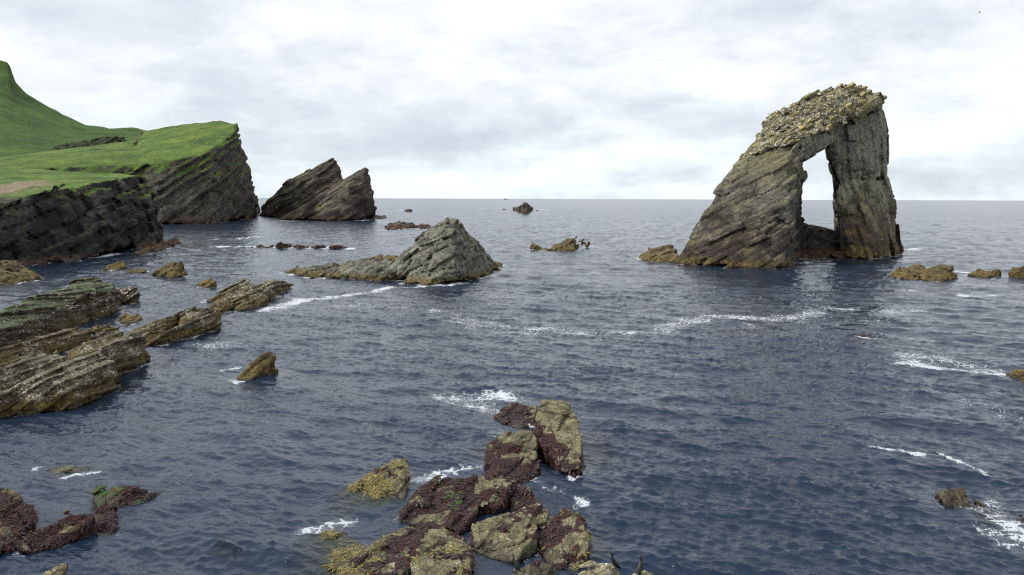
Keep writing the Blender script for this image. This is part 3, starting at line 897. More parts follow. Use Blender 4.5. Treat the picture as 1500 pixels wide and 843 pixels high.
skerry('brown rock at the left foot of the sea arch', [[(935, 377, .2), (943, 369, 1.8), (955, 364, 2.8), (978, 359.5, 3.6), (985, 362, 3.2), (990, 374, 1), (991, 384, .2), (965, 384, .2), (945, 382, .1)]], M_WRACKROCK, 195, 1.9, 69)
skerry('knobbly wrack covered rock right of the arch pillar', [[(1302, 404, .2), (1315, 394, 1.4), (1335, 389, 1.9), (1352, 390, 1.7), (1355, 400, .8), (1340, 410, .1), (1315, 408, .1)],
       [(1345, 404, .5), (1356, 392, 1.8), (1380, 385, 2.8), (1395, 390, 2.3), (1404, 405, .4), (1385, 412, .1), (1355, 411, .1)]], M_WRACKROCK, 150, 1.6, 71)
skerry('flat dark rock with foam in front right of the knobbly rock', [[(1421, 403, .2), (1428, 396, 1.0), (1450, 394, 1.2), (1464, 397, 1.0), (1467, 404, .2), (1445, 406, .1)]], M_WRACKROCK, 155, 1.3, 73)
skerry('brown rock cut by the right edge of the view', [[(1470, 404, .2), (1482, 394, 1.6), (1500, 386, 2.8), (1530, 384, 3), (1545, 404, .3), (1505, 407, .1)]], M_WRACKROCK, 155, 1.6, 75)
skerry('dark rock in white water at the right edge', [[(1477, 549, .05), (1488, 542, .6), (1510, 540, .9), (1530, 548, .5), (1520, 565, .1), (1494, 560, .05)]], M_WRACKROCK, 68, .8, 77)
skerry('dark red rock barely breaking the surface off the arch', [[(1252, 492, 0.0), (1262, 487, .35), (1277, 489, .3), (1284, 495, .0), (1268, 498, -.05)]], M_DARK, 88, .6, 79, weed=lambda V, N: np.ones(len(V)))
skerry('dark weedy rock awash in the near right water', [[(1367, 722, .15), (1380, 713, .55), (1405, 714, .6), (1422, 724, .4), (1434, 742, 0.0), (1410, 743, .05), (1385, 740, .1)], [(1415, 740, .0), (1440, 744, -.1), (1470, 775, -.4), (1450, 790, -.5), (1425, 760, -.3)]], M_DARK, 42, .6, 81,
       weed=lambda V, N: sstep(fbm(V, 1.6, 3, 4), -.5, .2))
skerry('dark rock edge at the far lower right in foam', [[(1490, 760, .1), (1500, 752, .35), (1530, 755, .4), (1530, 775, .1), (1498, 772, 0)]], M_DARK, 40, .5, 82, weed=lambda V, N: np.ones(len(V)))
# awash line of rocks between headland and twin slabs
for i, (a, b, y_, h_) in enumerate([(352, 372, 361.5, .5), (376, 400, 361, .7), (402, 426, 360.5, .9), (430, 452, 361, 1.0), (456, 478, 361.5, .9), (482, 505, 362.5, .8)]):
    o, _, _ = rock_object('skerry', [[(a, y_ + .7, .2), (a + 5, y_ - 1.2, h_), (b - 6, y_ - 1.4, h_), (b, y_ + .7, .2), ((a + b) / 2, y_ + 1.8, 0.1)]], M_FAR, .3, prm(1.3, 90 + i, block=.4, fbm=.4), bottom=-1)
    tag(o, ['leftmost', 'second', 'third', 'fourth', 'fifth', 'rightmost'][i] + ' from the left in the line of low rocks with foam', 'rock', 'line of low rocks awash')
skerry('pointed brown rock standing off the near cliff', [[(226, 402, .2), (236, 393, 1.5), (250, 386, 2.3), (264, 383, 2.7), (268, 390, 1.8), (271, 403, .2), (250, 407, .1)]], M_WRACKROCK, 155, 1.4, 97, joint=(4, 3))
skerry('small yellowish rock between the pointed rock and the long ridge', [[(288, 419, .1), (297, 412, .8), (308, 409, 1.2), (316, 413, .9), (316, 418, .1), (302, 421, .1)]], M_WRACKROCK, 135, .9, 98)
skerry('low reddish rocks awash in front of the near cliff', [[(146, 395, .2), (160, 388, .9), (178, 384, 1.2), (188, 388, .8), (170, 396, .1)]], M_WRACKROCK, 165, 1.2, 99)
skerry('small reddish rock awash right of the low reddish rocks', [[(188, 398, .2), (198, 392, .7), (212, 394, .6), (214, 399, .1), (200, 400, .1)]], M_WRACKROCK, 160, 1.0, 100)
skerry('brown reef at the foot of the near cliff corner', [[(195, 372, .3), (215, 362, 1.4), (240, 354, 1.6), (258, 352, 1.0), (264, 357, .2), (235, 364, .2), (210, 374, .1)]], M_FAR, 240, 2.0, 101)
skerry('brown boulder reef at the left edge under the near cliff', [[(-30, 410, .6), (-10, 385, 3.2), (10, 380, 3.2), (28, 386, 2.4), (30, 400, 1.2), (55, 402, .6), (57, 408, .1), (20, 416, .1), (-30, 420, .2)]], M_WRACKROCK, 140, 1.7, 102)
print('bay', round(time.time() - T0, 1))

# ------------------------------------------------------------------ slabs of the left shore
LONG = frame((-0.62, 0.04, 0.78), (0.0, 1.0, 0.0))
def shelf(label, slabs, mat, cell, size, seed, name='rock_shelf', **kw):
    P0 = np.array([pt(p) for p in slabs[0]]).mean(0)
    P0[2] = 0
    e = thing(name, P0, label, 'rock')
    for i, h in enumerate(slabs):
        k = dict(layer=.42, block=.22, fbm=.07, thick=.33, groove=.24, warp=.12, joint=(12, 4), bed=LONG)
        k.update(kw)
        sf = k.pop('soft', None)
        rock_object('slab', [h], mat, cell, prm(size, seed + i, **k), parent=e, bottom=-1.2, spread=.18, soft=sf)
    return e
shelf('barnacled slabs nearest the camera on the left shore', [
    [(-30, 612, 0), (20, 607, 0), (85, 599, 0), (150, 583, 0), (172, 560, 0), (-30, 600, .4), (22, 575, 1.4), (60, 546, 2.4), (100, 523, 2.8), (140, 513, 2.8), (163, 530, 2.0), (170, 545, 1.2), (100, 575, 1.3)],
    [(110, 545, .5), (175, 552, 0), (214, 533, 0), (217, 515, .2), (135, 516, 2.6), (165, 507, 2.6), (203, 487, 2.6), (212, 498, 1.9), (214, 520, .8), (160, 530, 1.4)],
    [(-30, 545, 2.7), (0, 533, 2.9), (45, 514, 3.1), (85, 502, 3.1), (99, 523, 2.2), (60, 548, 1.6), (-30, 575, 1.5)],
    [(-30, 590, 1.0), (0, 574, 1.8), (30, 556, 2.1), (58, 545, 2.2), (45, 565, 1.5), (10, 590, 1.0), (-30, 606, .4)]],
    M_SHELF, .105, 1.1, 110)
shelf('thin flat lying beds between the green shelf and the barnacled slabs', [
    [(-30, 522, .5), (0, 510, .9), (70, 490, 1.0), (125, 480, 1.0), (140, 485, .5), (90, 500, .5), (0, 530, .3)],
    [(-30, 535, .8), (40, 510, 1.2), (100, 495, 1.2), (130, 487, 1.1), (130, 495, .6), (90, 508, .5), (0, 540, .3)],
    [(95, 515, .7), (125, 500, 1.3), (165, 482, 1.5), (180, 484, 1.3), (190, 496, .5), (150, 520, .3), (110, 530, .2)],
    [(125, 484, .3), (140, 478, .7), (155, 476, .7), (176, 479, .5), (160, 486, .1), (140, 489, .1)]],
    M_SHELF, .115, .9, 120, thick=.3)
shelf('long shelf with green turf and white droppings on top', [
    [(-40, 522, 0), (0, 511, 0), (60, 494, 0), (95, 482, 0), (128, 466, 0), (-40, 468, 3.6), (0, 454, 3.7), (37, 446, 3.6), (69, 428, 3.5), (60, 464, 2.4), (110, 452, 1.9), (125, 455, 1.2), (0, 490, 2.2), (-40, 500, 2.2), (90, 430, 3.2)],
    [(60, 480, .4), (110, 462, 1.4), (165, 446, .3), (182, 444, 0), (69, 430, 3.4), (113, 411, 3.2), (154, 408, 3.2), (166, 421, 2.6), (172, 436, 1.4)],
    [(166, 440, .3), (170, 425, 1.5), (190, 420, 1.8), (202, 427, 1.6), (204, 438, .3), (186, 446, 0)],
    [(100, 447, 1.9), (106, 433, 3.2), (120, 428, 3.4), (132, 432, 3.2), (136, 445, 2.0), (118, 450, 1.6)],
    [(128, 441, 2.2), (134, 426, 3.4), (150, 421, 3.5), (164, 428, 2.9), (166, 438, 1.6), (146, 444, 1.6)]],
    M_GREEN, .145, 1.3, 130)
shelf('long barnacled ridge of slabs reaching out into the bay', [
    [(303, 440, .2), (328, 425, 1.2), (345, 414, 1.9), (356, 408, 2.3), (366, 412, 2.2), (372, 424, 1.6), (340, 440, .6), (320, 446, .1)],
    [(350, 430, 1.2), (372, 414, 2.2), (395, 406, 2.6), (406, 413, 2.0), (410, 422, .8), (429, 416, .5), (425, 421, .1), (400, 432, .2), (370, 440, .4)],
    [(305, 448, .5), (340, 433, 1.4), (375, 424, 1.8), (396, 422, 1.7), (404, 428, 1.0), (402, 434, .1), (350, 452, .1), (320, 452, .1)],
    [(340, 450, .3), (358, 438, 1.2), (380, 431, 1.5), (391, 436, 1.0), (392, 442, .1), (378, 450, .1), (348, 456, .0)],
    [(180, 492, .4), (213, 476, 1.0), (262, 460, 1.3), (300, 446, 1.0), (300, 454, .4), (262, 470, .4), (215, 490, .3), (185, 502, .2)],
    [(255, 470, .5), (262, 459, 1.5), (275, 451, 2.0), (295, 450, 1.9), (316, 454, 1.4), (322, 462, .6), (300, 470, .4), (265, 480, .3)],
    [(200, 505, .2), (243, 487, 1.2), (280, 473, 1.5), (308, 462, 1.7), (321, 465, 1.4), (323, 474, .3), (297, 489, 0), (250, 500, 0), (215, 507, 0)],
    [(195, 498, .4), (215, 488, 1.0), (245, 480, 1.0), (250, 488, .5), (212, 504, .2)],
    [(286, 456, .4), (312, 445, 1.0), (336, 441, .9), (346, 448, .4), (318, 462, .2)],
    [(140, 512, .5), (185, 492, 1.1), (235, 474, 1.1), (258, 468, .8), (240, 482, .4), (180, 508, .3)]],
    M_SHELF, .13, 1.0, 140)
skerry('small oval brown rock in the channel by the long ridge', [[(172, 471, 0), (176, 464, .6), (186, 460, .8), (198, 461, .7), (208, 466, .2), (200, 473, 0), (185, 476, 0)]], M_WRACKROCK, 100, .9, 150)
skerry('tilted brown rock alone in open water with foam on its left side', [[(346, 555, .05), (353, 545, .6), (368, 530, 1.3), (388, 517, 1.8), (400, 514, 1.9), (404, 522, 1.5), (401, 535, .7), (385, 545, .3), (368, 557, .0), (352, 558, 0)]], M_WRACKROCK, 66, .9, 152, joint=(5, 3), bed=LONG, spread=.08, block=.15, layer=.15, fbm=.12)
print('shore', round(time.time() - T0, 1))

# ------------------------------------------------------------------ foreground rocks
WEEDY = []
def fore(label, hulls, size, seed, weed=None, mat=None, rnd=.018, name='rock', cell=.063, zs=.62, **kw):
    k = dict(layer=.10, block=.34, fbm=.065, thick=.75, groove=.18, warp=.2, joint=(2.4, 2.0), oct=5, bed=BED_FLAT)
    k.update({a: kw.pop(a) for a in list(kw) if a in ('layer', 'block', 'fbm', 'thick', 'groove', 'warp', 'joint', 'bed')})
    kw.setdefault('spread', .13)
    hulls = [[(a, b, c * zs if c > 0 else c) for a, b, c in h] for h in hulls]
    wf = (lambda V, N: weed(V * [1, 1, 1 / zs], N) * (.15 + .85 * sstep(fbm(V, 1.5, 4, seed % 37), -.85, -.3))) if weed else (lambda V, N: np.zeros(len(V)))
    o, V, Q = rock_object(name, hulls, mat or M_FORE, cell, prm(size, seed, **k), weed=wf, rnd=rnd, bottom=-1.0, **kw)
    tag(o, label, 'rock')
    WEEDY.append((o, V, Q))
    return o

def W_low(z0, z1, amp=.5, f=1.1, sd=5, bias=0.0):
    """red weed below a ragged height line, thinning out above it"""
    def fn(V, N):
        nn = fbm(V, f, 4, sd)
        return np.clip(1 - sstep(V[:, 2] + nn * amp, z0, z1) + bias * nn, 0, 1)
    return fn
def W_plane(gx, c, amp=.3, sd=5):
    def fn(V, N):
        return 1 - sstep(V[:, 2] + gx * (V[:, 0] - V[:, 0].min()) + fbm(V, 1.2, 4, sd) * amp, c - .4, c + .4)
    return fn
def W_patch(th, f=.9, sd=6, zmin=-.2):
    def fn(V, N):
        nn = fbm(V, f, 4, sd)
        return sstep(nn, th - .12, th + .12) * sstep(V[:, 2], zmin, zmin + .3)
    return fn

fore('tall tilted slab at the seaward tip, pale top and red weed below',
     [[(785, 606, 2.4), (800, 582, 2.8), (812, 580, 2.9), (831, 585, 2.8), (849, 612, 2.3), (850, 650, 1.5), (848, 690, .5), (845, 716, -.2), (818, 690, -.1), (798, 655, .8), (783, 630, 1.7)]], .9, 160, W_plane(.42, 2.25), spread=.1, zs=.85)
fore('low red weeded rock tucked behind the tall tilted slab', [[(722, 610, .1), (735, 597, .7), (757, 588, 1.1), (785, 595, 1.3), (790, 620, .6), (760, 628, 0), (738, 622, 0)]], .7, 162, W_low(1.0, 1.6, .4, bias=.2))
fore('domed rock with red weed and a pale crown below the tall slab', [[(709, 678, .3), (715, 655, 1.1), (735, 634, 1.8), (762, 627, 2.1), (784, 632, 2.0), (787, 650, 1.7), (780, 672, 1.1), (787, 690, .5), (770, 706, .1), (735, 706, .1), (712, 694, .1)],
                                                              [(700, 700, .1), (712, 688, .6), (735, 690, .8), (745, 712, .4), (715, 715, .1)]], .8, 164, W_plane(.3, 2.0))
fore('broad hump thick with red weed left of the rock pool', [[(583, 757, .1), (610, 728, 1.0), (640, 705, 1.4), (668, 695, 1.6), (705, 698, 1.6), (720, 720, 1.2), (702, 738, 1.0), (685, 765, .5), (670, 782, .1), (630, 792, 0), (600, 775, 0)]], .9, 166, W_low(1.5, 2.3, .3, bias=.25))
fore('cracked pale topped block between the weedy hump and the domed rock', [[(698, 700, 1.5), (715, 692, 1.7), (738, 692, 1.7), (750, 705, 1.5), (742, 725, 1.1), (735, 740, .7), (705, 745, .5), (694, 735, .7)]], .7, 168, W_patch(-.1, 1.2, 9))
fore('red weeded rock bridging the cracked block and the domed rock', [[(740, 715, .6), (752, 705, 1.0), (770, 712, 1.0), (782, 730, .7), (800, 745, .4), (780, 752, .2), (748, 745, .2)]], .6, 170, W_low(.9, 1.5, .4))
fore('small pale block with a red weed cap behind the flat block', [[(755, 748, .7), (770, 737, 1.1), (796, 738, 1.2), (807, 748, .9), (800, 765, .5), (775, 770, .4), (757, 762, .3)]], .6, 172, W_patch(.05, 1.3, 11))
fore('flat topped block with pale surface beside the rock pool', [[(692, 800, .1), (694, 764, .9), (720, 762, 1.1), (745, 749, 1.4), (762, 752, 1.5), (788, 768, 1.5), (786, 785, 1.2), (766, 802, .9), (757, 822, .3), (715, 815, .1), (695, 808, 0)]], .9, 174, W_patch(.22, 1.0, 13), layer=.1, block=.16)
fore('big mottled rock of red weed and yellow wrack at the right side', [[(786, 790, .3), (795, 765, 1.1), (815, 745, 1.7), (832, 738, 1.9), (853, 750, 1.8), (861, 770, 1.5), (858, 805, .8), (845, 832, .2), (815, 835, .1), (795, 815, .1)]], .85, 176, W_patch(-.12, 1.3, 15))
fore('low speckled rock in the rock pool by the shag', [[(748, 845, .2), (758, 828, .6), (772, 818, .8), (790, 816, .8), (808, 826, .6), (812, 845, .2), (780, 860, .1)]], .6, 178, W_patch(.25, 1.6, 17))
fore('pale bare boulder at the bottom edge under a shag', [[(832, 850, .9), (850, 832, 1.7), (868, 824, 2.0), (886, 826, 2.0), (903, 836, 1.7), (912, 850, 1.1), (880, 880, .6), (845, 875, .6)]], .7, 180, mat=M_PALE, zs=.8)
fore('small pale rock tip at the bottom edge under a shag', [[(922, 850, .9), (936, 838, 1.4), (950, 838, 1.4), (962, 848, 1.0), (950, 870, .6), (925, 870, .5)]], .6, 182, mat=M_PALE)
K1 = fore('pointed rock with yellow kelp streaming off its left side', [[(465, 790, -.95), (480, 745, -.7), (512, 715, .0), (530, 697, .7), (560, 682, 1.2), (585, 670, 1.6), (597, 669, 1.6), (600, 690, 1.2), (597, 715, .6), (590, 735, .1), (545, 728, .1), (515, 760, -.5)]], .7, 184,
     lambda V, N: sstep(fbm(V, 1.3, 4, 19), -.15, .1) * sstep(V[:, 2], .55, .85), rnd=.06)
K2 = fore('kelp draped slab at the bottom edge left of the pools', [
     [(585, 776, .55), (640, 770, .45), (652, 784, .25), (606, 808, .3), (566, 850, .6), (545, 880, .6), (515, 850, .85), (540, 806, .75), (562, 786, .7)],
     [(410, 870, -.95), (438, 805, -.6), (470, 782, -.12), (505, 780, .1), (530, 792, .35), (545, 806, .55), (520, 860, .6), (440, 895, -.6)]], .7, 186,
     lambda V, N: sstep(fbm(V, 1.1, 4, 21), -.15, .1) * sstep(V[:, 2], .35, .55))
K3 = fore('wide speckled slab between the two lower rock pools', [[(582, 786, .5), (610, 778, .9), (650, 776, .9), (682, 785, .9), (688, 800, .8), (690, 845, .4), (680, 880, .3), (630, 880, .5), (605, 830, .3), (588, 800, .2)]], .8, 188, W_patch(.05, 1.0, 23))

# lower left rocks
fore('rounded olive boulder awash at the lower left', [[(62, 690, 0), (70, 680, .4), (85, 674, .6), (110, 676, .5), (140, 682, .1), (147, 688, -.1), (115, 695, 0), (80, 697, 0)]], .7, 190, rnd=.12, layer=.1, block=.12)
fore('rock with bright green slime and red weed at the lower left', [[(134, 728, .2), (140, 717, .7), (160, 713, .8), (200, 715, .7), (228, 718, .3), (240, 725, -.2), (210, 738, 0), (170, 744, .1), (140, 742, .1)]], .7, 192,
     lambda V, N: sstep(V[:, 0], Wz(150, 728, .5)[0], Wz(175, 728, .5)[0]) * .9 + .1 * fbm(V, 1.5, 3, 3), mat=M_SLICK)
fore('short red weeded rock under the green slimed rock', [[(136, 775, .2), (138, 752, .6), (150, 742, .8), (168, 742, .7), (170, 765, .3), (164, 785, .05), (145, 786, .05)]], .6, 194, W_low(.9, 1.3, .3, bias=.3), mat=M_DARK)
fore('long dark overhanging slab at the lower left', [[(24, 800, .2), (28, 782, 1.0), (50, 764, 1.5), (90, 754, 1.5), (130, 750, 1.3), (138, 760, 1.0), (120, 775, .5), (80, 800, .1), (40, 812, .1)]], .8, 196, W_low(1.3, 1.9, .35, bias=.2), mat=M_DARK, spread=0)
fore('red banded rock on the left edge beside the long dark slab', [[(-30, 740, 2.0), (0, 716, 2.4), (22, 717, 2.3), (40, 735, 1.8), (52, 758, 1.1), (45, 772, .7), (20, 800, .3), (-30, 820, .3)]], .8, 198, W_low(1.9, 2.9, .5, f=1.8, bias=.4), mat=M_DARK)
fore('yellowish ridge tip at the bottom left edge', [[(52, 850, .4), (70, 832, .9), (85, 825, 1.1), (100, 822, 1.1), (98, 835, .8), (80, 850, .5), (70, 870, .3)]], .6, 200, rnd=.04)
fore('grey rounded rock beside the yellowish ridge tip', [[(85, 850, .4), (98, 836, .7), (115, 836, .7), (125, 850, .4), (105, 870, .2)]], .6, 202, rnd=.12, layer=.08, block=.1)
# sunken rocks seen through the water
fore('submerged pale rock showing through water by the domed rock', [[(680, 672, -.35), (690, 660, -.2), (708, 657, -.2), (712, 672, -.25), (695, 684, -.35)]], .6, 204, rnd=.12)
fore('submerged pale rock left of the kelp draped slab', [[(300, 815, -.4), (325, 805, -.3), (350, 812, -.3), (360, 830, -.4), (320, 838, -.5)]], .6, 206, rnd=.12)
print('fore', round(time.time() - T0, 1))

# ------------------------------------------------------------------ weed growing on the rocks
M_WEED = plain_mat('red_weed', (0.003, 0.0015, 0.002), (0.024, 0.005, 0.006), 2.6, rough=0.42, spec=0.4, c3=(0.062, 0.020, 0.012))
M_WEEDG = plain_mat('green_weed', (0.012, 0.05, 0.008), (0.05, 0.13, 0.02), 6.0, rough=0.45)
M_KELP = plain_mat('yellow_kelp', (0.045, 0.036, 0.010), (0.17, 0.135, 0.035), 3.5, rough=0.45, c3=(0.36, 0.29, 0.09))

def tri_areas(V, Q):
    a, b, c, dq = V[Q[:, 0]], V[Q[:, 1]], V[Q[:, 2]], V[Q[:, 3]]
    nrm = np.cross(c - a, dq - b)
    ar = np.linalg.norm(nrm, axis=1) * .5
    return ar, nrm / (np.linalg.norm(nrm, axis=1, keepdims=True) + 1e-9), (a + b + c + dq) / 4

def tufts(o, V, Q, wt, density, size, mat, name, seed, length=1.0, zmin=-.15):
    r_ = np.random.default_rng(seed)
    ar, nn, cc = tri_areas(V, Q)
    w = np.clip(wt[Q].mean(1), 0, 1)
    pr = ar * np.where(w + fbm(cc, 2.2, 3, seed % 50) * .55 > .52, .25 + w, .0) * (cc[:, 2] > zmin) * ((nn * (EYE - cc)).sum(1) > -1)
    tot = pr.sum()
    cnt = int(min(tot * density, 5500))
    if cnt < 8:
        return
    ids = r_.choice(len(Q), cnt, p=pr / tot)
    p = cc[ids] + r_.normal(0, .02, (cnt, 3))
    nr = nn[ids]
    down = np.array([0, 0, -1.0]) - nr * (-nr[:, 2:3])
    down = down + r_.normal(0, .38, (cnt, 3))
    down -= nr * (down * nr).sum(1, keepdims=True)
    down /= np.linalg.norm(down, axis=1, keepdims=True) + 1e-9
    side = np.cross(nr, down)
    s = size * r_.uniform(.35, 1.7, (cnt, 1))
    l = s * length
    lift = r_.uniform(.05, .45, (cnt, 1))
    v0 = p - side * s * .5 - nr * .02
    v1 = p + side * s * .5 - nr * .02
    m0 = p - side * s * .55 + down * l * .5 + nr * s * .55 * lift
    m1 = p + side * s * .45 + down * l * .5 + nr * s * .55 * lift
    e0 = p - side * s * .22 + down * l + nr * s * .18 * lift
    e1 = p + side * s * .28 + down * l * .95 + nr * s * .12 * lift
    VV = np.stack([v0, v1, m0, m1, e0, e1], 1).reshape(-1, 3)
    b = np.arange(cnt)[:, None] * 6
    FF = np.concatenate([b + [0, 1, 3, 2], b + [2, 3, 5, 4]])
    org = np.array(o.location)
    me = np_mesh(name, VV - org, FF, smooth=False)
    ch = link(name, me, mat, o)
    ch['kind'] = 'stuff'

for i, (o, V, Q) in enumerate(WEEDY):
    at = np.empty(len(V), np.float32)
    o.data.attributes['weed'].data.foreach_get('value', at)
    if at.max() > .6 and 'green slime' not in o['label']:
        tufts(o, V, Q, at, 120, .06, M_WEED, 'red_seaweed', 300 + i, length=2.6)
    elif at.max() > .6:
        tufts(o, V, Q, at, 120, .06, M_WEED, 'red_seaweed', 300 + i, length=2.6)
for i, (o, lim) in enumerate([(K1, .95), (K2, .6)]):
    V, Q = [(v, q) for (ob, v, q) in WEEDY if ob is o][0]
    at = np.empty(len(V), np.float32)
    o.data.attributes['weed'].data.foreach_get('value', at)
    left = (1 - at) * (V[:, 2] < lim) * (V[:, 2] > -.6)
    cx = V[:, 0].mean()
    left = left * (V[:, 0] < cx + (.9 if i == 0 else .7))
    tufts(o, V, Q, left, 260, .034, M_KELP, 'kelp_fronds', 400 + i, length=8.0, zmin=-.8)
for o, V, Q in WEEDY:
    if 'broad hump' in o['label']:
        gm = sstep(fbm(V, 1.4, 3, 77), .25, .45) * (V[:, 2] > .5)
        tufts(o, V, Q, gm, 90, .10, M_WEEDG, 'green_seaweed', 500)
    if 'big mottled' in o['label'] or 'wide speckled' in o['label']:
        gm = sstep(fbm(V, 1.2, 3, 79), .3, .5) * (V[:, 2] > .1)
        tufts(o, V, Q, gm, 120, .06, M_KELP, 'kelp_fronds', 501, length=2.5)

# ------------------------------------------------------------------ sea
def ocean_tile(N, L, lam, rms, wdir, spread, seed):
    r_ = np.random.default_rng(seed)
    k1 = np.fft.fftfreq(N, L / N) * 2 * np.pi
    kx, ky = np.meshgrid(k1, k1, indexing='ij')
    k = np.hypot(kx, ky)
    k[0, 0] = 1e-6
    Lw = lam / 8.9
    P = np.exp(-1 / (k * Lw) ** 2) / k ** 4
    c = (kx * math.cos(wdir) + ky * math.sin(wdir)) / k
    P *= (spread + (1 - spread) * c ** 8) * np.exp(-(k * L / N * .7) ** 2)
    P[0, 0] = 0
    h = (r_.normal(size=(N, N)) + 1j * r_.normal(size=(N, N))) * np.sqrt(P)
    H = np.fft.ifft2(h).real
    s = rms / H.std()
    Dx = np.fft.ifft2(-1j * kx / k * h).real * s
    Dy = np.fft.ifft2(-1j * ky / k * h).real * s
    return (H * s).astype(np.float32), Dx.astype(np.float32), Dy.astype(np.float32), L, N

def sample(tile, X, Y, rot):
    H, Dx, Dy, L, N = tile
    c, s = math.cos(rot), math.sin(rot)
    u, v = (X * c + Y * s) / L * N, (-X * s + Y * c) / L * N
    i, j = np.floor(u).astype(np.int64), np.floor(v).astype(np.int64)
    fu, fv = (u - i).astype(np.float32), (v - j).astype(np.float32)
    def g(A):
        return (A[i % N, j % N] * (1 - fu) * (1 - fv) + A[(i + 1) % N, j % N] * fu * (1 - fv) + A[i % N, (j + 1) % N] * (1 - fu) * fv + A[(i + 1) % N, (j + 1) % N] * fu * fv)
    h, a, b = g(H), g(Dx), g(Dy)
    return h, a * c - b * s, a * s + b * c

ths = np.radians(np.concatenate([np.linspace(-179, -42, 24), np.linspace(-39, 39, 660), np.linspace(42, 179, 24)]))
rs = [14.0, 20.0]
r0 = 25.0
while r0 < 1300:
    rs.append(r0)
    r0 *= 1.0036 if r0 < 140 else 1.0062
while r0 < 45000:
    rs.append(r0)
    r0 *= 1.06
rs = np.array(rs)
TH, RR = np.meshgrid(ths, rs)
X, Y = (RR * np.sin(TH)).ravel(), (RR * np.cos(TH)).ravel()
rr = RR.ravel()
nt = len(ths)
WIND = R(62)
A_ = ocean_tile(768, 61.0, 1.2, .036, WIND, .06, 1)
B_ = ocean_tile(256, 13.0, 0.55, .012, WIND + .35, .12, 2)
C_ = ocean_tile(512, 257.0, 8.0, .10, WIND - .25, .10, 3)
hA = sample(A_, X, Y, .0)
hB = sample(B_, X, Y, .2)
hC = sample(C_, X, Y, .25)
fA, fB, fC = 1 - sstep(rr, 260, 700), 1 - sstep(rr, 60, 140), 1 - sstep(rr, 1200, 3000)
inview = np.abs(TH.ravel()) < R(39.5)
P2 = np.stack([X, Y, X * 0], 1)
gust = .62 + .5 * sstep(vnoise(P2, .014, 5), -.5, .5) + .32 * sstep(vnoise(P2 * [1, 2.2, 1], .05, 6), -.5, .5)     # calmer and rougher areas

# closeness to rocks, and rock just below the surface
near_d = np.full(len(X), 99.0)
depth = np.full(len(X), 99.0)
XY = np.stack([X, Y], 1)
for V, Q in ROCKS:
    lo, hi = V.min(0), V.max(0)
    far = np.hypot(*((lo + hi)[:2] / 2)) > 330
    mgn = 6.0 if not far else 8.0
    sel = np.nonzero((X > lo[0] - mgn) & (X < hi[0] + mgn) & (Y > lo[1] - mgn) & (Y < hi[1] + mgn) & inview)[0]
    if not len(sel):
        continue
    ring = V[np.abs(V[:, 2]) < (.2 if not far else 1.0)]
    if len(ring):
        kd = kdtree.KDTree(len(ring))
        for i, v in enumerate(ring):
            kd.insert((v[0], v[1], 0), i)
        kd.balance()
        for s_ in sel:
            dd = kd.find((X[s_], Y[s_], 0))[2]
            if dd < near_d[s_]:
                near_d[s_] = dd
    if np.hypot(*((lo + hi)[:2] / 2)) < 75:
        top = V[:, 2] < .45
        # shallowest rock surface under each point, from a raster of the rock's vertices
        cs = .11
        gi = np.floor((V[:, :2] - lo[:2]) / cs).astype(int)
        G = np.full((gi[:, 0].max() + 1, gi[:, 1].max() + 1), -9.0)
        np.maximum.at(G, (gi[:, 0], gi[:, 1]), V[:, 2])
        si = np.floor((XY[sel] - lo[:2]) / cs).astype(int)
        ok = (si[:, 0] >= 0) & (si[:, 1] >= 0) & (si[:, 0] < G.shape[0]) & (si[:, 1] < G.shape[1])
        zz_ = np.full(len(sel), -9.0)
        zz_[ok] = G[si[ok, 0], si[ok, 1]]
        depth[sel] = np.minimum(depth[sel], np.where(zz_ > .1, 0.0, -zz_))
calm = .38 + .62 * sstep(near_d, .1, 2.2)
# the enclosed pools among the foreground rocks lie still
for (px, py, rad) in [(705, 770, 1.1), (735, 750, .9), (590, 825, 1.8), (715, 830, 1.7), (650, 785, .6), (480, 760, .5), (545, 745, .8)]:
    c = Wz(px, py, 0)
    calm = np.minimum(calm, .08 + .92 * sstep(np.hypot(X - c[0], Y - c[1]), rad * .7, rad * 1.5))
amp = calm * gust * inview
Z = (hA[0] * fA + hB[0] * fB) * amp + hC[0] * fC * calm * inview
CH = -0.9
DX = ((hA[1] * fA + hB[1] * fB) * amp + hC[1] * fC * inview * calm) * CH
DY = ((hA[2] * fA + hB[2] * fB) * amp + hC[2] * fC * inview * calm) * CH

# foam: streaks, surf patches and the edges of rocks
P3 = np.stack([X, Y, X * 0], 1).astype(np.float32)
foam = np.zeros(len(X))
def streak(pts, width, amt):
    global foam
    width = width * 1.25
    W_ = np.array([Wz(px, py, 0)[:2] for px, py in pts])
    lo, hi = W_.min(0) - width * 3, W_.max(0) + width * 3
    sel = np.nonzero((X > lo[0]) & (X < hi[0]) & (Y > lo[1]) & (Y < hi[1]) & inview)[0]
    q = XY[sel] + np.stack([vnoise(P3[sel], .35 / width, 31) + vnoise(P3[sel], .1 / width, 35), vnoise(P3[sel], .35 / width, 33) + 1.5 * vnoise(P3[sel], .1 / width, 37)], 1) * width * .9
    best = np.full(len(sel), 1e9)
    for a, b in zip(W_[:-1], W_[1:]):
        ab = b - a
        tt = np.clip(((q - a) @ ab) / (ab @ ab), 0, 1)
        best = np.minimum(best, np.linalg.norm(q - a - tt[:, None] * ab, axis=1))
    foam[sel] = np.maximum(foam[sel], amt * np.exp(-(best / width) ** 2))
streak([(690, 416), (640, 419), (590, 422), (540, 428), (480, 434), (430, 442), (385, 454)], 1.6, .95)
streak([(560, 428), (500, 437), (450, 440), (420, 450)], 2.0, .8)
streak([(460, 456), (520, 452), (580, 460), (650, 472), (720, 482), (800, 487), (880, 490), (960, 482), (1020, 470)], 3.0, .52)
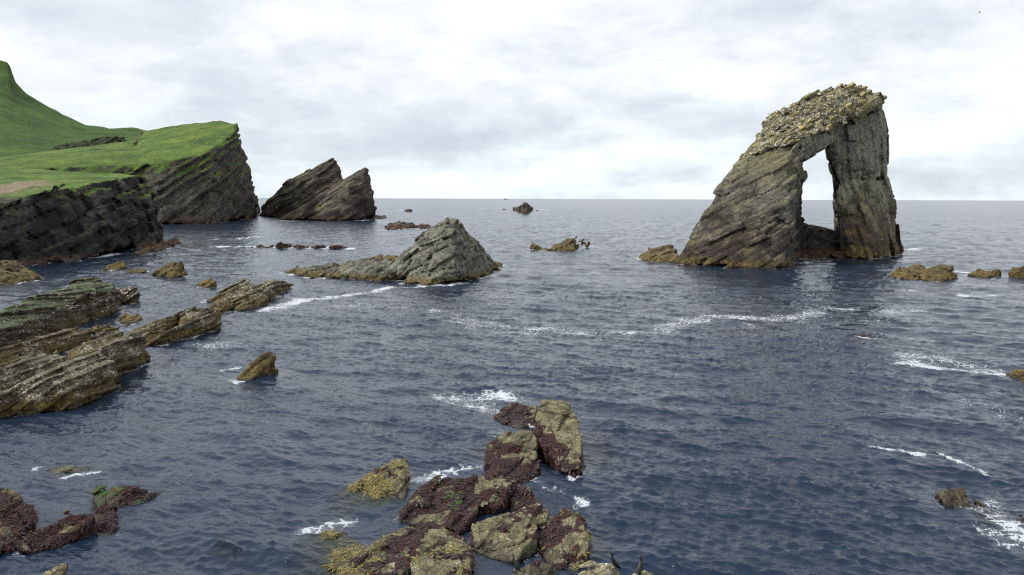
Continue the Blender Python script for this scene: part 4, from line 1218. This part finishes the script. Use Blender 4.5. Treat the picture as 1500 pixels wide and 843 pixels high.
streak([(480, 462), (600, 470), (740, 490), (900, 500), (1050, 480)], 6.0, .30)
streak([(660, 474), (740, 481), (820, 486)], 1.4, .68)
streak([(940, 486), (1040, 470), (1100, 465), (1160, 470)], 1.8, .58)
streak([(1030, 468), (1090, 465), (1160, 469), (1230, 455), (1300, 452), (1335, 454)], 1.9, .66)
streak([(1050, 480), (1200, 465), (1400, 470), (1500, 470)], 6.0, .36)
streak([(1300, 560), (1400, 575), (1500, 590)], 4.0, .38)
streak([(1200, 460), (1330, 452), (1420, 458)], 2.0, .5)
streak([(1330, 428), (1400, 434), (1500, 436)], 1.6, .62)
streak([(1318, 530), (1345, 538), (1380, 543), (1420, 546), (1470, 552), (1500, 556)], 1.0, .95)
streak([(1350, 535), (1400, 530), (1450, 540)], 2.2, .66)
streak([(1320, 533), (1350, 540), (1385, 545)], .5, 1.3)
streak([(1285, 655), (1310, 660), (1355, 671)], .33, 1.15)
streak([(1370, 662), (1400, 675), (1445, 700)], .22, .85)
streak([(1420, 745), (1450, 755), (1480, 770), (1500, 790)], .8, .78)
streak([(1400, 760), (1440, 780), (1500, 800)], .6, .66)
streak([(1440, 735), (1500, 770)], .7, .6)
streak([(1300, 375), (1320, 368), (1345, 365)], 2.0, 1.0)
streak([(1405, 398), (1420, 402), (1470, 402)], 1.8, .9)
streak([(1150, 386), (1158, 378), (1168, 377)], 1.2, 1.0)
streak([(690, 582), (720, 575), (755, 582)], 1.3, .72)
streak([(700, 582), (730, 583), (760, 586)], .6, .9)
streak([(640, 590), (690, 600), (730, 605)], 1.6, .62)
streak([(845, 690), (842, 705)], .35, 1.2)
streak([(840, 725), (850, 740)], .3, .9)
streak([(610, 705), (640, 690), (700, 688)], .5, .85)
streak([(640, 698), (680, 690), (712, 684)], .35, .95)
streak([(445, 775), (480, 770), (512, 768)], .5, .85)
streak([(480, 775), (505, 762)], .4, .8)
streak([(325, 545), (350, 540)], .35, 1.1)
streak([(335, 556), (355, 560)], .3, .8)
streak([(310, 500), (340, 503), (280, 505)], 1.3, .62)
streak([(325, 362), (400, 363), (500, 364)], 3.0, .95)
streak([(350, 350), (372, 347)], 3.0, .8)
streak([(250, 355), (330, 350)], 3.0, .55)
streak([(500, 321), (520, 323), (548, 321)], 5.0, 1.0)
streak([(775, 307), (783, 308)], 9.0, 1.0)
streak([(708, 306), (728, 306)], 9.0, .95)
streak([(584, 308), (592, 309)], 7.0, .9)
streak([(412, 323), (440, 325)], 4.0, .8)
streak([(384, 314), (400, 315)], 7.0, .9)
streak([(150, 377), (185, 371)], 1.6, 1.0)
streak([(235, 362), (262, 357)], 2.0, .8)
streak([(600, 335), (612, 335)], 3.0, .9)
streak([(700, 410), (722, 404)], 1.0, .8)
streak([(55, 688), (66, 684)], .25, .9)
streak([(95, 697), (140, 690)], .2, 1.1)
streak([(700, 650), (720, 640)], .5, .5)
streak([(780, 700), (800, 715), (830, 722)], .5, .6)
brk = vnoise(P3, .45, 41) * .5 + vnoise(P3, 1.3, 42) * .5
edge = np.where(rr < 80, .6 * sstep(depth, .3, 1.0), 1.0) * np.exp(-(near_d / np.where(rr > 300, 2.2, np.where(rr > 120, 1.3, .5))) ** 2) * sstep(brk, -.4, .35) * .9 * (rr < 900)
foam = np.maximum(foam, edge * np.where(calm < .2, 0.0, 1.0))
foam[~inview] = 0
clear = np.where(depth < 5, np.exp(-np.clip(depth, 0, 9) / .6), 0.0)
SV = np.stack([X + DX, Y + DY, Z], 1)
i, j = np.meshgrid(np.arange(nt - 1), np.arange(len(rs) - 1))
a = (j * nt + i).ravel()
SF = np.stack([a, a + 1, a + nt + 1, a + nt], 1)
sea = np_mesh('sea', SV, SF)
set_attr(sea, 'foam', foam)
set_attr(sea, 'clear', clear)
set_attr(sea, 'slope', sstep(np.log(rr), math.log(60), math.log(1200)))
print('sea', len(SF), round(time.time() - T0, 1))

mat = bpy.data.materials.new('sea_water')
mat.use_nodes = True
n = NT(mat.node_tree)
geo = n.node('ShaderNodeNewGeometry')
P = geo.outputs['Position']
fo = n.attr('foam')
cl = n.attr('clear')
# small ripples, drawn out across the wind
wx, wy = math.cos(WIND), math.sin(WIND)
rip = n.comb(n.dot(P, (wx, wy, 0)), n.mul(n.dot(P, (-wy, wx, 0)), 0.38), n.mul(n.xyz(P)[2], .4))
h1 = n.noise(rip, 2.1, 3, 0.6, 0.3)
h2 = n.noise(rip, 4.6, 4, 0.62, 0.4)
h3 = n.noise(n.vm('ADD', rip, (31, 7, 0)), 0.22, 3, 0.6)
h4 = n.noise(rip, 9.0, 3, 0.6)
gm = n.lin(n.noise(n.vm('MULTIPLY', P, (1, 2, 0)), 0.035, 5, 0.65), 0.36, 0.64, 0.25, 1.3)
h1, h2, h4 = n.mul(h1, gm), n.mul(h2, gm), n.mul(h4, gm)
bp = n.bump(h4, 0.4, 0.018, n.bump(h2, 0.8, 0.07, n.bump(h1, 0.8, 0.17, n.bump(h3, 0.3, 0.3))))
water = n.node('ShaderNodeBsdfPrincipled')
water.inputs['Base Color'].default_value = (0.010, 0.020, 0.042, 1)
n.put(water.inputs['Roughness'], n.lin(n.attr('slope'), 0, 1, 0.05, 0.20))
water.inputs['IOR'].default_value = 1.33
water.inputs['Specular Tint'].default_value = (0.74, 0.86, 1.0, 1)
n.put(water.inputs['Normal'], bp)
fres = n.node('ShaderNodeFresnel')
fres.inputs['IOR'].default_value = 1.33
n.put(fres.inputs['Normal'], bp)
gl = n.node('ShaderNodeBsdfGlossy')
gl.inputs['Roughness'].default_value = 0.06
n.put(gl.inputs['Normal'], bp)
tr = n.node('ShaderNodeBsdfTransparent')
tr.inputs['Color'].default_value = (0.62, 0.76, 0.74, 1)
sh = n.node('ShaderNodeMixShader')
n.put(sh.inputs[0], fres.outputs[0])
n.t.links.new(tr.outputs[0], sh.inputs[1])
n.t.links.new(gl.outputs[0], sh.inputs[2])
wmix = n.node('ShaderNodeMixShader')
n.put(wmix.inputs[0], n.m('MINIMUM', cl, 0.93))
n.t.links.new(water.outputs[0], wmix.inputs[1])
n.t.links.new(sh.outputs[0], wmix.inputs[2])
# foam lace
fp = n.vm('MULTIPLY', P, (1, 1, 0))
fw = n.vm('ADD', fp, n.vm('SCALE', n.noise(fp, 0.9, 4, 0.6, col=True), 1.3))
lace = n.sub(1.0, n.ss(n.vor(fw, 1.5, 'DISTANCE_TO_EDGE'), 0.0, 0.20))
lace2 = n.sub(1.0, n.ss(n.vor(fw, 4.0, 'DISTANCE_TO_EDGE'), 0.0, 0.22))
fn = n.noise(fp, 1.7, 8, 0.68)
fn2 = n.noise(n.vm('ADD', fp, (13, 5, 0)), 0.30, 5, 0.6)
cov = n.mul(fo, n.lin(fn2, 0.3, 0.7, 0.35, 1.35))
fwf = n.vm('ADD', fp, n.vm('SCALE', n.noise(fp, 0.3, 4, 0.6, col=True), 4.0))
lacef = n.sub(1.0, n.ss(n.vor(n.vm('MULTIPLY', fwf, (1, 0.6, 1)), 0.33, 'DISTANCE_TO_EDGE'), 0.0, 0.24))
fnf = n.noise(n.vm('MULTIPLY', fp, (1, 0.5, 1)), 0.6, 8, 0.66)
near_p = n.add(n.add(n.mul(lace, 0.50), n.mul(lace2, 0.30)), n.mul(fn, 0.95))
far_p = n.add(n.mul(lacef, 0.62), n.mul(fnf, 1.15))
sl = n.ss(n.attr('slope'), 0.08, 0.30)
pat = n.add(n.mul(near_p, n.sub(1.0, sl)), n.mul(far_p, sl))
thr = n.sub(1.62, n.mul(cov, 1.22))
thick = n.mul(n.ss(pat, n.sub(thr, 0.08), n.add(thr, 0.26)), n.ss(fo, 0.05, 0.22))
milk = n.mul(n.ss(cov, 0.25, 1.2), 0.38)
fm = n.m('MAXIMUM', thick, milk)
fd = n.node('ShaderNodeBsdfPrincipled')
fd.inputs['Base Color'].default_value = (0.52, 0.55, 0.59, 1)
fd.inputs['Roughness'].default_value = 0.8
n.put(fd.inputs['Normal'], n.bump(fn, 0.6, 0.15))
fin = n.node('ShaderNodeMixShader')
n.put(fin.inputs[0], n.mul(fm, 0.9))
n.t.links.new(wmix.outputs[0], fin.inputs[1])
n.t.links.new(fd.outputs[0], fin.inputs[2])
out = n.node('ShaderNodeOutputMaterial')
n.t.links.new(fin.outputs[0], out.inputs[0])
tag(link('sea', sea, mat), 'choppy blue grey sea with streaks of foam reaching the horizon', kind='structure')
# dim floor under the shallow water
bedm = plain_mat('sea_bed', (0.012, 0.016, 0.02), (0.03, 0.034, 0.034), .4, rough=.9)
sb = np_mesh('sea_bed', np.array([(-400, 5, -1.35), (400, 5, -1.35), (400, 330, -1.35), (-400, 330, -1.35)]), np.array([[0, 1, 2, 3]]))
tag(link('sea_bed', sb, bedm), 'dark sea bed under the shallow water', kind='structure')

# ------------------------------------------------------------------ birds
M_BLACK = plain_mat('shag_feathers', (0.006, 0.008, 0.008), (0.02, 0.025, 0.022), 8, rough=.4)
M_WHITE = plain_mat('gull_white', (0.62, 0.62, 0.62), (0.78, 0.78, 0.77), 8, rough=.7)
M_GREY = plain_mat('gull_grey', (0.30, 0.32, 0.36), (0.42, 0.44, 0.47), 8, rough=.7)
M_SLATE = plain_mat('gull_dark_wing', (0.012, 0.012, 0.014), (0.035, 0.035, 0.04), 8, rough=.6)
M_BILL = plain_mat('bill', (0.3, 0.2, 0.04), (0.45, 0.3, 0.06), 8, rough=.5)
M_LEG = plain_mat('leg_skin', (0.02, 0.018, 0.015), (0.05, 0.04, 0.03), 8, rough=.6)

def tube(path, radii, seg=10, flat_=1.0):
    path = [Vector(p) for p in path]
    V, F = [], []
    for i, (p, r_) in enumerate(zip(path, radii)):
        tg = (path[min(i + 1, len(path) - 1)] - path[max(i - 1, 0)]).normalized()
        sd_ = tg.cross(Vector((0, 1, 0)))
        sd_ = Vector((0, 1, 0))
        upv = tg.cross(sd_).normalized()
        for k in range(seg):
            a_ = 2 * math.pi * k / seg
            V.append(p + sd_ * (math.cos(a_) * r_ * flat_) + upv * (math.sin(a_) * r_))
    nn = len(path)
    for i in range(nn - 1):
        for k in range(seg):
            F.append((i * seg + k, i * seg + (k + 1) % seg, (i + 1) * seg + (k + 1) % seg, (i + 1) * seg + k))
    F.append(tuple(range(seg - 1, -1, -1)))
    F.append(tuple((nn - 1) * seg + k for k in range(seg)))
    return V, F

def mesh_of(name, V, F):
    me = bpy.data.meshes.new(name)
    me.from_pydata([tuple(v) for v in V], [], F)
    me.update()
    for p in me.polygons:
        p.use_smooth = True
    return me

def perched(name, label, cat, loc, heading, s, body, wingm, billm, upright, group=None):
    """bird standing on a rock; faces +X before turning."""
    e = thing(name, loc, label, cat, group)
    e.rotation_euler = (0, 0, heading)
    e.scale = (s, s, s)
    if upright:        # shag: slanting body, S-shaped neck
        path = [(-.30, 0, .04), (-.22, 0, .10), (-.12, 0, .20), (-.03, 0, .32), (.05, 0, .43), (.10, 0, .51), (.11, 0, .58), (.09, 0, .65), (.10, 0, .71), (.15, 0, .75), (.20, 0, .745), (.24, 0, .74)]
        rad = [.02, .045, .085, .105, .095, .065, .042, .033, .033, .042, .032, .014]
        wing = [(-.26, .09, .10), (-.15, .105, .22), (.0, .10, .40), (.05, .075, .44), (.0, .11, .32), (-.12, .11, .15)]
        bill = ([(.23, 0, .742), (.29, 0, .738), (.32, 0, .728)], [.014, .008, .004])
        legs = [(-.02, .05), (-.02, -.05)]
        lz = .24
    else:              # gull: level body
        path = [(-.30, 0, .22), (-.20, 0, .23), (-.08, 0, .24), (.04, 0, .26), (.12, 0, .30), (.16, 0, .36), (.18, 0, .42), (.21, 0, .45), (.25, 0, .445)]
        rad = [.015, .05, .085, .095, .085, .06, .048, .05, .028]
        wing = [(-.38, .03, .22), (-.2, .085, .26), (.0, .10, .31), (.1, .085, .32), (.06, .10, .24), (-.12, .095, .20)]
        bill = ([(.25, 0, .445), (.30, 0, .44), (.32, 0, .43)], [.02, .014, .005])
        legs = [(.0, .04), (.0, -.04)]
        lz = .2
    V, F = tube(path, rad)
    link('body', mesh_of('body', V, F), body, e)
    for sgn in (1, -1):
        W_ = [(x_, y_ * sgn, z_) for x_, y_, z_ in wing]
        c_ = np.mean(W_, 0)
        Vw = W_ + [(c_[0], c_[1] + .025 * sgn, c_[2]), (c_[0], c_[1] - .05 * sgn, c_[2])]
        Fw = []
        for k in range(6):
            Fw += [(k, (k + 1) % 6, 6), ((k + 1) % 6, k, 7)]
        link('wing', mesh_of('wing', Vw, Fw), wingm, e)
        lx, ly = legs[0][0], .045 * sgn
        Vl, Fl = tube([(lx, ly, lz), (lx + .01, ly, .02), (lx + .03, ly, .005), (lx + .08, ly, .004)], [.014, .009, .012, .01], 6)
        link('leg', mesh_of('leg', Vl, Fl), M_LEG, e)
    Vb, Fb = tube(bill[0], bill[1], 6)
    link('bill', mesh_of('bill', Vb, Fb), billm, e)
    return e

dg = bpy.context.evaluated_depsgraph_get()
def drop(px, py, dist):
    """where the line of sight at this pixel lands near the given distance: surface below the point."""
    p = Wd(px, py, dist)
    hit, loc, _, _, ob, _ = scene.ray_cast(bpy.context.evaluated_depsgraph_get(), Vector((p[0], p[1], p[2] + 4)), Vector((0, 0, -1)))
    return loc if hit else Vector(p)
bpy.context.view_layer.update()
def on_rock(px, py):
    r_ = Vector(ray(px, py)).normalized()
    hit, loc, _, _, ob, _ = scene.ray_cast(bpy.context.evaluated_depsgraph_get(), Vector(EYE), r_)
    return loc
perched('shag', 'black shag on top of the pale bare boulder', 'bird', on_rock(900, 836) - Vector((0, 0, .02)), R(200), .95, M_BLACK, M_BLACK, M_BILL, True, 'shags on the rocks')
perched('shag', 'black shag on the small pale rock tip furthest right', 'bird', on_rock(937, 843) - Vector((0, 0, .02)), R(60), 1.0, M_BLACK, M_BLACK, M_BILL, True, 'shags on the rocks')
perched('shag', 'black shag by the rock pool at the foot of the flat block', 'bird', on_rock(755, 836) - Vector((0, 0, .02)), R(150), .85, M_BLACK, M_BLACK, M_BILL, True, 'shags on the rocks')
perched('gull', 'white gull with dark wings on the peak of the grey stack', 'bird', on_rock(655, 322.5) - Vector((0, 0, .05)), R(180), 1.9, M_WHITE, M_SLATE, M_BILL, False)
perched('gull', 'dark backed gull left of the peak on the grey stack', 'bird', on_rock(639, 325.5) - Vector((0, 0, .05)), R(200), 1.5, M_WHITE, M_SLATE, M_BILL, False)
perched('gull', 'pale grey winged gull settled between the tall slab and the domed rock', 'bird', on_rock(780, 629) - Vector((0, 0, .14)), R(190), 1.0, M_WHITE, M_GREY, M_BILL, False)

def flying(label, loc, heading, span, tilt):
    e = thing('flying_bird', loc, label, 'bird', 'birds in the air')
    e.rotation_euler = (tilt, 0, heading)
    V, F = tube([(-.28, 0, 0), (-.12, 0, .0), (.05, 0, .01), (.17, 0, .02), (.25, 0, .02)], [.02, .06, .07, .045, .015], 8)
    V = [v * span for v in V]
    link('body', mesh_of('body', V, F), M_SLATE, e)
    for sgn in (1, -1):
        Vw = [Vector(q) * span for q in [(.10, .04 * sgn, .02), (-.07, .04 * sgn, .02), (-.02, .38 * sgn, .12), (.09, .36 * sgn, .13), (-.10, .75 * sgn, .05), (-.05, .70 * sgn, .06)]]
        Vw += [v - Vector((0, 0, .012 * span)) for v in Vw]
        Fw = [(0, 1, 2, 3), (3, 2, 4, 5), (6, 9, 8, 7), (9, 11, 10, 8), (0, 3, 9, 6), (3, 5, 11, 9), (1, 7, 8, 2), (2, 8, 10, 4), (4, 10, 11, 5)]
        link('wing', mesh_of('wing', Vw, Fw), M_SLATE, e)
flying('bird flying high in the top right sky', Wd(1435, 18.5, 190), R(-45), 1.0, R(40))
flying('bird flying low over the horizon near the far ship', Wd(753, 288, 420), R(120), 1.3, R(20))

# ------------------------------------------------------------------ ship on the horizon
shp = thing('ship', Wd(741, 292, 9000) * np.array([1, 1, 0]), 'tiny grey ship on the horizon left of the far pointed rock', 'ship')
M_SHIP = plain_mat('ship_paint', (0.18, 0.2, 0.24), (0.26, 0.28, 0.32), .2)
def prism(name, outline, y0, y1, parent):
    k = len(outline)
    V = [(a_, y0, b_) for a_, b_ in outline] + [(a_, y1, b_) for a_, b_ in outline]
    F = [tuple(range(k)), tuple(range(2 * k - 1, k - 1, -1))] + [(i_, i_ + k, (i_ + 1) % k + k, (i_ + 1) % k) for i_ in range(k)]
    me = bpy.data.meshes.new(name)
    me.from_pydata(V, [], F)
    me.update()
    link(name, me, M_SHIP, parent)
prism('hull', [(-20, -2), (19, -2), (24, 10), (16, 8), (-21, 7)], -5, 5, shp)
prism('superstructure', [(-16, 7), (-2, 7), (-3, 17), (-15, 17)], -4, 4, shp)
prism('mast', [(8, 8), (9, 8), (8.7, 22), (8.3, 22)], -.4, .4, shp)
print('done', round(time.time() - T0, 1))
